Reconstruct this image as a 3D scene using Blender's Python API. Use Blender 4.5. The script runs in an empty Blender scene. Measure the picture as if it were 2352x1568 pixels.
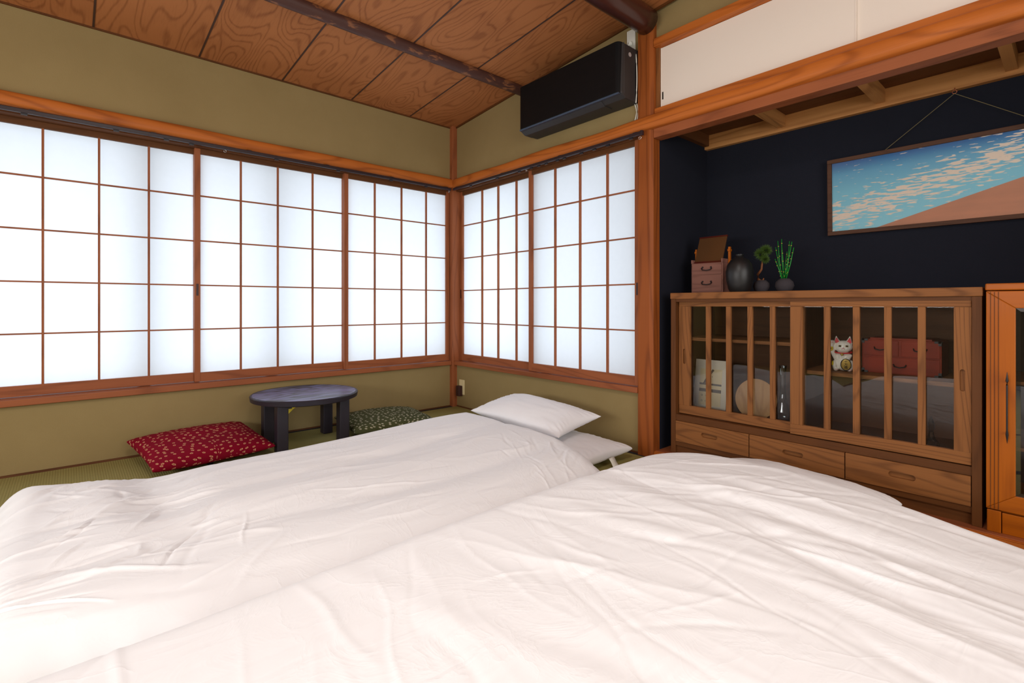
import bpy, math, random
import numpy as np
from mathutils import Vector, Matrix, noise as mnoise
random.seed(7); RNG = np.random.default_rng(11)
SC = bpy.context.scene
COL = SC.collection
PI = math.pi

# ------------------------------------------------------------------ camera
cam = bpy.data.cameras.new('camera'); camo = bpy.data.objects.new('camera', cam); COL.objects.link(camo)
camo.location = (-2.388, -3.428, .83)
camo.rotation_euler = (PI/2, 0, -math.radians(41.45))
cam.sensor_width = 36; cam.lens = 1152.6/2352*36; cam.shift_y = -84/2352; cam.clip_start = .02
SC.camera = camo
# ------------------------------------------------------------------ world: overcast daylight outside the paper windows
w = bpy.data.worlds.new('world'); SC.world = w; w.use_nodes = True
bg = w.node_tree.nodes['Background']; bg.inputs[0].default_value = (.77, .88, 1.0, 1); bg.inputs[1].default_value = 1.85
SC.view_settings.view_transform = 'Standard'; SC.view_settings.look = 'None'
SC.view_settings.gamma = 1; SC.view_settings.use_curve_mapping = False
SC.view_settings.exposure = 0.09
def area(name, loc, rot, sx, sy, power, color):
    l = bpy.data.lights.new(name, 'AREA'); l.shape = 'RECTANGLE'; l.size = sx; l.size_y = sy; l.energy = power; l.color = color
    o = bpy.data.objects.new(name, l); COL.objects.link(o); o.location = loc; o.rotation_euler = rot; return o
# the room's own ceiling lamp (its body is built further down) and two unseen fill lights added to brighten the room
LAMP = (-2.15, -3.0, 2.30)
area('ceiling_lamp_light', (LAMP[0], LAMP[1], LAMP[2]-.075), (0, 0, 0), .5, .5, 18, (1, .965, .92))
area('rear_fill_light', (-2.0, -5.42, 1.35), (PI/2, 0, 0), 3.0, 1.9, 64, (1, .98, .955))  # added fill from behind the camera, no opening in that wall
area('side_fill_light', (-4.44, -2.2, 1.03), (0, -PI/2, 0), .45, 3.2, 50, (.98, .97, .95))  # added low side fill

# ------------------------------------------------------------------ helpers
class MB:
    def __init__(s): s.v = []; s.f = []
    def box(s, x0, x1, y0, y1, z0, z1):
        if x0 > x1: x0, x1 = x1, x0
        if y0 > y1: y0, y1 = y1, y0
        if z0 > z1: z0, z1 = z1, z0
        n = len(s.v)
        s.v += [(x0,y0,z0),(x1,y0,z0),(x1,y1,z0),(x0,y1,z0),(x0,y0,z1),(x1,y0,z1),(x1,y1,z1),(x0,y1,z1)]
        s.f += [tuple(n+i for i in q) for q in ((0,3,2,1),(4,5,6,7),(0,1,5,4),(1,2,6,5),(2,3,7,6),(3,0,4,7))]
        return s
    def prism(s, pts, axis, a, b):          # convex/concave outline extruded along axis
        n = len(s.v); k = len(pts)
        for t in (a, b):
            for p in pts:
                q = list(p); q.insert(axis, t); s.v.append(tuple(q))
        s.f.append(tuple(n+i for i in range(k))); s.f.append(tuple(n+k+i for i in reversed(range(k))))
        for i in range(k):
            j = (i+1) % k; s.f.append((n+i, n+k+i, n+k+j, n+j))
        return s
    def tube(s, path, r, seg=8, cap=True):
        n0 = len(s.v); path = [Vector(p) for p in path]; m = len(path)
        rr = r if isinstance(r, (list, tuple)) else [r]*m
        up = Vector((0,0,1))
        for i, p in enumerate(path):
            t = (path[min(i+1,m-1)] - path[max(i-1,0)]).normalized()
            a = t.cross(up)
            if a.length < .05: a = t.cross(Vector((1,0,0)))
            a.normalize(); b = t.cross(a).normalized()
            for k in range(seg):
                th = 2*PI*k/seg; s.v.append(tuple(p + a*math.cos(th)*rr[i] + b*math.sin(th)*rr[i]))
        for i in range(m-1):
            for k in range(seg):
                k2 = (k+1) % seg
                s.f.append((n0+i*seg+k, n0+i*seg+k2, n0+(i+1)*seg+k2, n0+(i+1)*seg+k))
        if cap:
            s.f.append(tuple(n0+k for k in reversed(range(seg)))); s.f.append(tuple(n0+(m-1)*seg+k for k in range(seg)))
        return s
    def lathe(s, prof, c, seg=32, axis=2):
        n0 = len(s.v); m = len(prof)
        for r, z in prof:
            for k in range(seg):
                th = 2*PI*k/seg; a, b = r*math.cos(th), r*math.sin(th)
                q = (a, b, z) if axis == 2 else ((z, a, b) if axis == 0 else (a, z, b))
                s.v.append((c[0]+q[0], c[1]+q[1], c[2]+q[2]))
        for i in range(m-1):
            for k in range(seg):
                k2 = (k+1) % seg
                s.f.append((n0+i*seg+k, n0+i*seg+k2, n0+(i+1)*seg+k2, n0+(i+1)*seg+k))
        s.f.append(tuple(n0+k for k in reversed(range(seg)))); s.f.append(tuple(n0+(m-1)*seg+k for k in range(seg)))
        return s
    def ball(s, c, r, seg=16, rings=10, M=None):
        n0 = len(s.v); r = r if isinstance(r, (tuple, list)) else (r, r, r)
        for i in range(rings+1):
            ph = PI*i/rings
            for k in range(seg):
                th = 2*PI*k/seg
                q = Vector((r[0]*math.sin(ph)*math.cos(th), r[1]*math.sin(ph)*math.sin(th), r[2]*math.cos(ph)))
                if M: q = M @ q
                s.v.append((c[0]+q[0], c[1]+q[1], c[2]+q[2]))
        for i in range(rings):
            for k in range(seg):
                k2 = (k+1) % seg
                s.f.append((n0+i*seg+k, n0+(i+1)*seg+k, n0+(i+1)*seg+k2, n0+i*seg+k2))
        return s
    def grid(s, P):                          # P: (n,m,3) array
        n0 = len(s.v); n, m = P.shape[:2]
        s.v += [tuple(map(float, p)) for p in P.reshape(-1, 3)]
        for i in range(n-1):
            for j in range(m-1):
                a = n0+i*m+j; s.f.append((a, a+m, a+m+1, a+1))
        return s
def base_of(o):
    b = Vector((0,0,0))
    while o is not None: b += o.location; o = o.parent
    return b
def build(name, mb, mat, parent=None, smooth=False, bevel=0, M=None, seg=2):
    me = bpy.data.meshes.new(name)
    off = base_of(parent)
    vs = mb.v if M is None else [tuple(M @ Vector(v)) for v in mb.v]
    me.from_pydata([(v[0]-off.x, v[1]-off.y, v[2]-off.z) for v in vs], [], mb.f)
    me.validate(); 
    import bmesh
    bm = bmesh.new(); bm.from_mesh(me); bmesh.ops.recalc_face_normals(bm, faces=bm.faces); bm.to_mesh(me); bm.free()
    me.materials.append(mat)
    if smooth:
        me.polygons.foreach_set('use_smooth', [True]*len(me.polygons))
        if smooth != True: me.set_sharp_from_angle(angle=math.radians(smooth))
    o = bpy.data.objects.new(name, me); COL.objects.link(o)
    if parent is not None: o.parent = parent
    if bevel:
        b = o.modifiers.new('bevel', 'BEVEL'); b.width = bevel; b.segments = seg; b.limit_method = 'ANGLE'
    return o
def tag(o, label=None, cat=None, group=None, kind=None):
    if label: o['label'] = label
    if cat: o['category'] = cat
    if group: o['group'] = group
    if kind: o['kind'] = kind
    return o
def thing(name, label, cat, loc, group=None):
    o = bpy.data.objects.new(name, None); COL.objects.link(o); o.location = loc; o.empty_display_size = .05
    return tag(o, label, cat, group)
def structure(name, mb, mat, label=None, **k):
    o = build(name, mb, mat, **k); o['kind'] = 'structure'
    if label: o['label'] = label
    return o

# ------------------------------------------------------------------ materials
class NT:
    def __init__(s, name, rough=.5, spec=.5, coat=0, metal=0):
        s.m = bpy.data.materials.new(name); s.m.use_nodes = True; s.t = s.m.node_tree; s.n = s.t.nodes; s.l = s.t.links
        s.b = s.n['Principled BSDF']; s.b.inputs['Roughness'].default_value = rough
        s.b.inputs['Specular IOR Level'].default_value = spec; s.b.inputs['Coat Weight'].default_value = coat; s.b.inputs['Metallic'].default_value = metal
        s.b.inputs['Coat Roughness'].default_value = .12
    def node(s, t, **k):
        n = s.n.new(t)
        for a, b in k.items(): setattr(n, a, b)
        return n
    def link(s, a, b): s.l.new(a, b)
    def coord(s, scale=(1,1,1), rand=False):
        tc = s.node('ShaderNodeTexCoord'); mp = s.node('ShaderNodeMapping'); mp.inputs['Scale'].default_value = scale
        s.link(tc.outputs['Object'], mp.inputs['Vector'])
        if rand:
            oi = s.node('ShaderNodeObjectInfo'); v = s.node('ShaderNodeVectorMath', operation='SCALE'); v.inputs[0].default_value = (37, 53, 71)
            s.link(oi.outputs['Random'], v.inputs['Scale'])
            ad = s.node('ShaderNodeVectorMath', operation='ADD'); s.link(mp.outputs[0], ad.inputs[0]); s.link(v.outputs[0], ad.inputs[1])
            return ad.outputs[0]
        return mp.outputs[0]
    def noise(s, vec, scale, detail=3, rough=.55, dist=0):
        n = s.node('ShaderNodeTexNoise'); n.inputs['Scale'].default_value = scale; n.inputs['Detail'].default_value = detail
        n.inputs['Roughness'].default_value = rough; n.inputs['Distortion'].default_value = dist
        s.link(vec, n.inputs['Vector']); return n.outputs['Fac']
    def math(s, op, a, b=None, c=None, clamp=False):
        n = s.node('ShaderNodeMath', operation=op, use_clamp=clamp)
        for i, x in enumerate((a, b, c)):
            if x is None: continue
            if hasattr(x, 'is_output'): s.link(x, n.inputs[i])
            else: n.inputs[i].default_value = x
        return n.outputs[0]
    def mix(s, f, a, b):
        n = s.node('ShaderNodeMix', data_type='RGBA')
        for i, x in ((0, f), (6, a), (7, b)):
            if hasattr(x, 'is_output'): s.link(x, n.inputs[i])
            else: n.inputs[i].default_value = x if i == 0 else (*x, 1)
        return n.outputs[2]
    def ramp(s, fac, stops):
        n = s.node('ShaderNodeValToRGB'); e = n.color_ramp.elements
        while len(e) < len(stops): e.new(.5)
        for k, (p, c) in zip(e, stops): k.position = p; k.color = (*c, 1)
        s.link(fac, n.inputs[0]); return n.outputs[0]
    def color(s, c):
        if hasattr(c, 'is_output'): s.link(c, s.b.inputs['Base Color'])
        else: s.b.inputs['Base Color'].default_value = (*c, 1)
        return s
    def bump(s, h, strength=.2, dist=.01):
        n = s.node('ShaderNodeBump'); n.inputs['Strength'].default_value = strength; n.inputs['Distance'].default_value = dist
        s.link(h, n.inputs['Height']); s.link(n.outputs[0], s.b.inputs['Normal']); return s
def srgb(r, g, b):
    f = lambda c: (c/255/12.92 if c/255 <= .04045 else ((c/255+.055)/1.055)**2.4)
    return (f(r), f(g), f(b))
def plain(name, c, rough=.5, spec=.5, coat=0, metal=0):
    return NT(name, rough, spec, coat, metal).color(c).m
def wood(name, light, dark, axis='x', rings=9, scale=1.0, rough=.45, line=.55, coat=0, stretch=9, wide=2.2, bump=.12):
    """contour-line grain: slow noise stretched along the board, its level lines darkened"""
    t = NT(name, rough+.06, .22, coat*.4)
    s = [wide*scale*2]*3; s['xyz'.index(axis)] = wide*scale*2/stretch
    v = t.coord(tuple(s), True)
    n1 = t.noise(v, 1.0, 1.5, .4, .25)
    ph = t.math('MULTIPLY', n1, rings*6.283*1.6)
    sn = t.math('SINE', ph)
    ln = t.math('POWER', t.math('MULTIPLY_ADD', sn, .5, .5), 5.0)
    s2 = [140*scale]*3; s2['xyz'.index(axis)] = 4*scale
    v2 = t.coord(tuple(s2), True); fib = t.noise(v2, 1, 2)
    v3 = t.coord((3, 3, 3), True); mot = t.noise(v3, 1, 2)
    f = t.math('ADD', t.math('MULTIPLY', ln, line), t.math('MULTIPLY', t.math('SUBTRACT', fib, .5), .7), clamp=True)
    f = t.math('ADD', f, t.math('MULTIPLY', t.math('SUBTRACT', mot, .45), .7), clamp=True)
    t.color(t.mix(f, light, dark)); t.bump(t.math('ADD', fib, t.math('MULTIPLY', ln, .5)), bump, .002)
    return t.m

W_RED = (srgb(158, 92, 56), srgb(104, 52, 30))
M = {}
for ax in 'xyz':
    pc = (srgb(150, 80, 32), srgb(104, 50, 18)) if ax == 'z' else (srgb(190, 106, 42), srgb(134, 66, 22))
    M['red_'+ax] = wood('cedar_red_'+ax, srgb(156, 90, 54), srgb(108, 58, 34), ax, 6, 1.3, .45, .4, .05)
    M['post_'+ax] = wood('cedar_orange_'+ax, *pc, ax, 7, 1.2, .45, .5, .05)
    M['cab_'+ax] = wood('elm_brown_'+ax, srgb(140, 90, 48), srgb(80, 46, 22), ax, 11, 1.6, .5, .45, .0)
    M['cabdark_'+ax] = wood('elm_dark_'+ax, srgb(98, 58, 26), srgb(64, 36, 14), ax, 5, 1.6, .5, .3)  # darker elm tone for carcass, rails and cornice
    M['pine_'+ax] = wood('pine_amber_'+ax, srgb(172, 90, 8), srgb(128, 60, 4), ax, 5, 1.2, .42, .35, .1)
    M['pale_'+ax] = wood('cedar_pale_'+ax, srgb(200, 142, 84), srgb(146, 92, 48), ax, 8, 1.0, .5, .5)
    M['brown_'+ax] = wood('brown_plank_'+ax, srgb(104, 64, 36), srgb(66, 36, 18), ax, 5, 1.0, .5, .3)
M['ceil'] = wood('ceiling_board', srgb(176, 112, 66), srgb(122, 68, 36), 'y', 12, .95, .55, .5, 0, 3.6, 2.4, .04)
M['batten'] = plain('batten_dark', srgb(66, 40, 28), .6)
def bark():
    t = NT('log_bark', .5, .4)
    v = t.coord((9, 24, 24)); n = t.noise(v, 1, 3, .6, .4)
    t.color(t.ramp(n, [(0, srgb(66, 40, 36)), (.54, srgb(78, 48, 40)), (.6, srgb(128, 82, 54)), (.72, srgb(140, 92, 60))])); t.bump(n, .5, .006); return t.m
M['bark'] = bark()
def darklog():
    t = NT('log_dark', .3, .5, .3); n = t.noise(t.coord((4, 20, 20)), 1, 3)
    t.color(t.mix(n, srgb(52, 24, 20), srgb(74, 36, 28))); t.bump(n, .3, .004); return t.m
M['darklog'] = darklog()
def plaster(name, a, b, bs=.25):
    t = NT(name, .95, .1); v = t.coord((1,1,1))
    n1 = t.noise(v, 2.2, 4, .6); n2 = t.noise(v, 260, 3, .7)
    c = t.mix(n1, a, b); t.color(t.mix(t.math('MULTIPLY', n2, .35), c, tuple(x*.72 for x in a))); t.bump(n2, bs, .003); return t.m
M['plaster'] = plaster('olive_sand_plaster', srgb(162, 142, 98), srgb(140, 120, 79))
M['navy'] = plaster('navy_wall', srgb(36, 38, 48), srgb(30, 32, 40), .15)
M['plasterback'] = plaster('grey_beige_plaster', srgb(150, 138, 120), srgb(136, 122, 104))
def tatami():
    t = NT('tatami_straw', .75, .25); tc = t.node('ShaderNodeTexCoord')
    w1 = t.node('ShaderNodeTexWave'); w1.inputs['Scale'].default_value = 32; w1.inputs['Distortion'].default_value = .6; w1.inputs['Detail'].default_value = 1
    t.link(tc.outputs['Object'], w1.inputs['Vector'])
    v = t.coord((4, 220, 4)); n = t.noise(v, 1, 2)
    n3 = t.noise(t.coord(), 2.5, 3)
    c = t.mix(n, srgb(168, 160, 102), srgb(134, 126, 72)); c = t.mix(t.math('MULTIPLY', w1.outputs['Fac'], .35), c, srgb(120, 112, 62))
    c = t.mix(t.math('MULTIPLY', n3, .4), c, srgb(150, 136, 78))
    t.color(c); t.bump(t.math('ADD', n, w1.outputs['Fac']), .35, .0015); return t.m
M['tatami'] = tatami()
M['heri'] = plain('black_cloth_border', srgb(34, 30, 34), .85)
def paper():
    t = NT('shoji_paper'); n = t.noise(t.coord((30, 30, 30)), 1, 4)
    tr = t.node('ShaderNodeBsdfTranslucent'); di = t.node('ShaderNodeBsdfDiffuse'); mx = t.node('ShaderNodeMixShader')
    c = t.mix(n, (.93, .93, .93), (.88, .88, .88)); t.link(c, tr.inputs[0]); di.inputs[0].default_value = (.8, .8, .8, 1)
    mx.inputs[0].default_value = .72; t.link(di.outputs[0], mx.inputs[1]); t.link(tr.outputs[0], mx.inputs[2])
    t.link(mx.outputs[0], t.n['Material Output'].inputs[0]); t.n.remove(t.b); return t.m
M['paper'] = paper()
M['fusuma'] = plain('fusuma_paper', srgb(238, 228, 216), .8, .2)
def glass(name, tint=(1,1,1), boost=1.0, ior=1.5):
    t = NT(name); tr = t.node('ShaderNodeBsdfTransparent'); tr.inputs[0].default_value = (*tint, 1)
    gl = t.node('ShaderNodeBsdfGlossy'); gl.inputs['Roughness'].default_value = .01
    fr = t.node('ShaderNodeFresnel'); fr.inputs[0].default_value = ior
    mx = t.node('ShaderNodeMixShader'); t.link(t.math('MULTIPLY', fr.outputs[0], boost, clamp=True), mx.inputs[0])
    t.link(tr.outputs[0], mx.inputs[1]); t.link(gl.outputs[0], mx.inputs[2]); t.link(mx.outputs[0], t.n['Material Output'].inputs[0]); t.n.remove(t.b); return t.m
M['pane'] = glass('cabinet_glass', (.97, .98, .98), 1.0)
M['crystal'] = glass('clear_glass', (.75, .8, .8), 3.0)
def cloth(name, base, wr=1.0):
    t = NT(name, .85, .15); t.b.inputs['Sheen Weight'].default_value = .15
    v = t.coord((3, 3, 3)); n = t.noise(v, 2.2, 4, .55, 1.2)
    r = t.math('ABSOLUTE', t.math('SUBTRACT', n, .5)); r = t.math('POWER', t.math('SUBTRACT', 1, t.math('MULTIPLY', r, 3, clamp=True)), 6)
    v2 = t.coord((1, 5, 3)); n2 = t.noise(v2, 5, 3, .5, .8)
    t.color(base); t.bump(t.math('ADD', t.math('MULTIPLY', r, .3*wr), n2), .15*wr, .012); return t.m
M['duvet'] = cloth('white_cotton', srgb(238, 239, 242))
M['pillow'] = cloth('white_pillow_cotton', srgb(238, 238, 241), .5)
M['ivory'] = cloth('ivory_mattress_cotton', srgb(240, 226, 190), .5)
def flower(name, base, dot, scale):
    t = NT(name, .85, .1); at_ = t.node('ShaderNodeAttribute', attribute_name='pat'); vm = t.node('ShaderNodeVectorMath', operation='SCALE'); vm.inputs['Scale'].default_value = scale; t.link(at_.outputs['Vector'], vm.inputs[0]); v = vm.outputs[0]
    vo = t.node('ShaderNodeTexVoronoi', voronoi_dimensions='2D'); vo.inputs['Scale'].default_value = 1; vo.inputs['Randomness'].default_value = .75
    t.link(v, vo.inputs['Vector'])
    sb = t.node('ShaderNodeVectorMath', operation='SUBTRACT'); t.link(v, sb.inputs[0]); t.link(vo.outputs['Position'], sb.inputs[1])
    sx = t.node('ShaderNodeSeparateXYZ'); t.link(sb.outputs[0], sx.inputs[0])
    ang = t.math('ARCTAN2', sx.outputs[1], sx.outputs[0]); pet = t.math('COSINE', t.math('MULTIPLY', ang, 5))
    rad = t.math('MULTIPLY_ADD', pet, .025, .15)
    d = vo.outputs['Distance']
    ring = t.math('LESS_THAN', t.math('ABSOLUTE', t.math('SUBTRACT', d, rad)), .036)
    cen = t.math('LESS_THAN', d, .04)
    f = t.math('ADD', ring, cen, clamp=True)
    n = t.noise(t.coord((6, 6, 6)), 1, 3)
    bcol = t.mix(n, base, tuple(x*.7 for x in base))
    t.color(t.mix(f, bcol, dot)); t.bump(t.noise(t.coord((600, 600, 600)), 1, 2), .15, .001); return t.m
M['redfloral'] = flower('red_plum_blossom_cloth', srgb(134, 8, 36), srgb(222, 172, 128), 28)
M['greenfloral'] = flower('green_plum_blossom_cloth', srgb(78, 80, 50), srgb(222, 214, 186), 30)
def lacq():
    t = NT('black_ash_window_sheen', .4, 1.0, 0)
    v = t.coord((2.6, 7.5, 5)); n = t.noise(v, 1, 2, .5, .5)
    s = t.math('POWER', t.math('MULTIPLY_ADD', t.math('SINE', t.math('MULTIPLY', n, 38)), .5, .5), 1.6)
    t.color(t.mix(s, srgb(104, 112, 160), srgb(34, 32, 50))); t.bump(s, .25, .002)  # grain streaks; their blue is the window's reflection put into the colour
    r = t.math('MULTIPLY_ADD', s, .15, .30); t.link(r, t.b.inputs['Roughness']); return t.m
M['blacktable'] = lacq()
M['blackleg'] = plain('black_stained_leg', srgb(36, 30, 40), .45)
def acfront():
    t = NT('ac_black_woodgrain', .5, .2); n = t.noise(t.coord((300, 3, 300)), 1, 2)
    t.color(t.mix(n, srgb(7, 7, 9), srgb(18, 18, 20))); t.bump(n, .15, .001); return t.m
M['acfront'] = acfront()
M['acbody'] = plain('ac_charcoal', srgb(44, 42, 42), .5)
M['aclight'] = plain('ac_grey_edge', srgb(70, 70, 72), .4)
M['badge'] = plain('badge_silver', srgb(170, 160, 158), .4)
M['white'] = plain('white_plastic', srgb(232, 232, 222), .5)
M['cream'] = plain('cream_plastic', srgb(222, 206, 160), .5)
M['brownplastic'] = plain('brown_plastic', srgb(56, 26, 24), .5)
M['rail'] = plain('curtain_rail_brown', srgb(46, 34, 38), .35)
M['metal'] = plain('steel', srgb(200, 200, 200), .25, metal=1)
M['blackiron'] = plain('black_iron', srgb(30, 28, 32), .45)
M['copper'] = plain('copper_hook', srgb(190, 110, 80), .35, metal=.8)
M['string'] = plain('olive_string', srgb(120, 108, 74), .9)
M['vase'] = plain('black_matte_ceramic', srgb(24, 24, 25), .42, .5)
M['stone'] = plaster('grey_stone_ceramic', srgb(74, 70, 74), srgb(62, 58, 62), .4)
M['pineleaf'] = plain('pine_green', srgb(64, 92, 22), .7)
M['reed'] = plain('reed_green', srgb(22, 128, 44), .45)
M['node'] = plain('reed_joint_yellow', srgb(176, 160, 60), .5)
M['trunk'] = plain('bonsai_trunk_brown', srgb(120, 72, 36), .7)
M['kiri'] = wood('paulownia_mauve', srgb(138, 96, 84), srgb(96, 62, 54), 'y', 6, 2.0, .55, .4)
M['lacquer'] = plain('maroon_lacquer', srgb(74, 26, 20), .18, .5, .5)
M['mirrorback'] = plain('brown_lacquer_panel', srgb(84, 56, 32), .25, .5, .4)
M['redchest'] = wood('vermilion_wood', srgb(150, 48, 22), srgb(108, 32, 16), 'y', 4, 1.5, .4, .25)
M['catwhite'] = plain('porcelain_white', srgb(250, 244, 230), .25, .5, .3)
M['catred'] = plain('glaze_red', srgb(214, 28, 40), .3)
M['catyellow'] = plain('glaze_yellow', srgb(232, 206, 30), .35)
M['catblack'] = plain('glaze_black', srgb(26, 26, 22), .35)
M['catpink'] = plain('glaze_pink', srgb(226, 150, 140), .4)
M['gold'] = plain('gold_paint', srgb(206, 172, 84), .35, metal=.4)
M['plate'] = wood('round_plate_wood', srgb(206, 158, 104), srgb(160, 110, 60), 'z', 5, 1.6, .4, .4)
M['card'] = plain('white_card', srgb(236, 226, 206), .7)
M['cardbeige'] = plain('beige_print', srgb(240, 222, 180), .7)
M['ink'] = plain('grey_ink', srgb(120, 112, 104), .8)
M['inkblack'] = plain('black_ink', srgb(40, 36, 32), .8)
M['sash'] = plain('aluminium_sash', srgb(120, 120, 120), .5)
M['frame'] = wood('picture_frame_brown', srgb(88, 58, 42), srgb(54, 34, 26), 'y', 4, 2.5, .5, .3, 0, 9, 3, .5)
M['yellow'] = plain('yellow_paper', srgb(240, 214, 50), .6)
M['orangep'] = plain('orange_paper', srgb(226, 140, 90), .6)
M['dark'] = plain('dark_interior', srgb(30, 18, 12), .8)
def emis(name, c, s):
    t = NT(name); e = t.node('ShaderNodeEmission'); e.inputs[0].default_value = (*c, 1); e.inputs[1].default_value = s
    t.link(e.outputs[0], t.n['Material Output'].inputs[0]); t.n.remove(t.b); return t.m
M['lampglow'] = emis('lamp_diffuser', (1, .93, .82), 5)

# ------------------------------------------------------------------ room shell
XB, YB = -4.50, -5.50            # far corner of the room behind the camera
ALC_Y0, ALC_Y1, ALC_X = -1.895, -3.75, .58
def cz(y): return 2.285 - .0775*y
WIN_Z0, WIN_Z1 = .372, 1.778

m = MB(); m.box(XB, -3.64, .0, .12, -.05, 2.32); m.box(-3.64, .0, .0, .12, -.05, .345); m.box(XB, 0, 0, .12, 1.778, 2.32)
structure('wall_left', m, M['plaster'], 'olive plaster wall above and below the long paper window')
m = MB(); m.box(0, .12, -1.80, .12, -.05, .345); m.box(0, .12, -1.80, .12, 1.778, 2.44)
m.box(0.02, .12, ALC_Y1, -1.80, 2.27, 2.75); m.box(0, .12, YB, ALC_Y1, -.05, 2.75)
structure('wall_right', m, M['plaster'], 'olive plaster wall around the short paper window and above the cupboards')
m = MB(); m.box(XB-.1, XB, YB-.1, .12, -.05, 2.75); structure('wall_back', m, M['plasterback'])
m = MB(); m.box(XB-.1, .12, YB-.1, YB, -.05, 2.75); structure('wall_front', m, M['plasterback'])
# alcove shell
m = MB(); m.box(.05, ALC_X, ALC_Y0, ALC_Y0+.06, -.05, 2.75); structure('wall_alcove_side', m, M['navy'], 'dark navy side wall of the alcove')
m = MB(); m.box(ALC_X, ALC_X+.08, ALC_Y1-.06, ALC_Y0+.06, -.05, 2.75); structure('wall_alcove_back', m, M['navy'], 'dark navy back wall of the alcove')
m = MB(); m.box(.0, ALC_X, ALC_Y1-.06, ALC_Y1, -.05, 2.75); structure('wall_alcove_far', m, M['navy'])

# ceiling: sloping boards, each a piece
m = MB(); m.prism([(.12, cz(.12)+.012), (.12, cz(.12)+.06), (YB-.1, cz(YB-.1)+.06), (YB-.1, cz(YB-.1)+.012)], 0, XB-.1, .68)
ceil = structure('ceiling', m, M['brown_y'], 'sloping ceiling of wide cedar boards')
edges = [.0, -.415, -.885, -1.351, -1.815, -2.292, -2.76, -3.23, -3.70, -4.17, XB]
for a, b in zip(edges[:-1], edges[1:]):
    g = .004
    for (y0, y1) in ((0, -1.84), (-1.84, -3.4), (-3.4, YB)):
        mm = MB(); mm.prism([(y0, cz(y0)), (y0, cz(y0)+.012), (y1+.0015, cz(y1)+.012), (y1+.0015, cz(y1))], 0, b+g, a-g)
        build('ceiling_board', mm, M['ceil'], ceil)
for a in edges[1:-1]:
    mm = MB(); mm.prism([(0, cz(0)-.002), (0, cz(0)+.012), (YB, cz(YB)+.012), (YB, cz(YB)-.002)], 0, a-.0045, a+.0045)
    build('joint_batten', mm, M['batten'], ceil)

# floor: sub-floor and tatami mats
m = MB(); m.box(XB-.1, .0, YB-.1, .12, -.08, -.03)
floor = structure('floor', m, M['brown_x'], 'tatami mat floor')
def mat_piece(x0, x1, y0, y1, along):
    g = .002; mm = MB(); mm.box(x0+g, x1-g, y0+g, y1-g, -.03, 0)
    o = build('tatami_mat', mm, M['tatami'], floor, bevel=.003)
    if along == 'x': bs = [(x0+g, x1-g, y1-.028, y1-g), (x0+g, x1-g, y0+g, y0+.028)]
    else: bs = [(x0+g, x0+.028, y0+g, y1-g), (x1-.028, x1-g, y0+g, y1-g)]
    for b in bs:
        mb = MB(); mb.box(*b, -.001, .0015); build('mat_border', mb, M['heri'], o)
mat_piece(-1.82, 0, -.91, -.012, 'x'); mat_piece(-.91, -.004, -2.73, -.91, 'y'); mat_piece(-2.73, -1.82, -1.82, -.012, 'y')
mat_piece(XB, -2.73, -1.82, -.012, 'y'); mat_piece(-1.82, -.91, -2.73, -.91, 'y'); mat_piece(-.91, -.004, YB, -2.73, 'y')
mat_piece(XB, -1.82, -2.73, -1.82, 'x'); mat_piece(XB, -1.82, -3.64, -2.73, 'x'); mat_piece(-1.82, -.91, YB, -2.73, 'y'); mat_piece(XB, -1.82, YB, -3.64, 'x')
m = MB(); m.box(XB, 0, -.012, 0, -.02, .008); structure('baseboard_left', m, M['brown_x'], 'thin wooden floor strip under the long window')
m = MB(); m.box(-.004, 0.0, -1.8, -.01, -.02, .010); structure('baseboard_right', m, M['brown_y'])

# posts
m = MB(); m.box(-.042, .06, -.042, .06, -.02, cz(0)+.01); structure('trim_1', m, M['red_z'], 'slim wooden corner post between the two paper windows', bevel=.004)
m = MB(); m.prism([(-.022, -1.803), (-.022, -1.878), (-.008, -1.8945), (.06, -1.8945), (.06, -1.803)], 2, -.02, 2.5)
structure('trim_2', m, M['post_z'], 'square cedar post between paper window and dark alcove', bevel=.002)
# log-edged lintels (nageshi)
def log_rail(name, axis, a, b, face, z0, z1, depth, mat, label, amp=.004, seed=0):
    n = 90; prof = 10; V = np.zeros((n, prof+2, 3))
    for i in range(n):
        t = a+(b-a)*i/(n-1)
        w1 = amp*mnoise.noise(Vector((t*2.3+seed, 0, 0)))*1.6; w2 = amp*mnoise.noise(Vector((t*3.1, seed+5, 0)))
        for k in range(prof+2):
            if k == 0: d, z = face+.02, z0
            elif k == prof+1: d, z = face+.02, z1+w1
            else:
                th = -PI/2+PI*(k-1)/(prof-1); c = abs(math.cos(th))**.6; s_ = math.copysign(abs(math.sin(th))**.8, math.sin(th))
                d = face-(depth+w2)*(.35+.65*c); z = (z0+z1+w1)/2+s_*(z1+w1-z0)/2
            V[i, k] = (t, d, z) if axis == 0 else (d, t, z)
    mm = MB().grid(V); k = prof+2
    mm.f.append(tuple(range(k))); mm.f.append(tuple((n-1)*k+j for j in reversed(range(k))))
    for i in range(n-1): mm.f.append((i*k, (i+1)*k, (i+1)*k+k-1, i*k+k-1))
    return structure(name, mm, mat, label, smooth=50)
log_rail('trim_3', 0, XB, -.01, 0, 1.785, 1.856, .042, M['post_x'], 'rounded cedar lintel above the long paper window', .003, 1)
log_rail('trim_4', 1, ALC_Y1, -.01, 0, 1.782, 1.856, .046, M['post_y'], 'rounded cedar lintel running from short window across the alcove', .006, 3)
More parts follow.
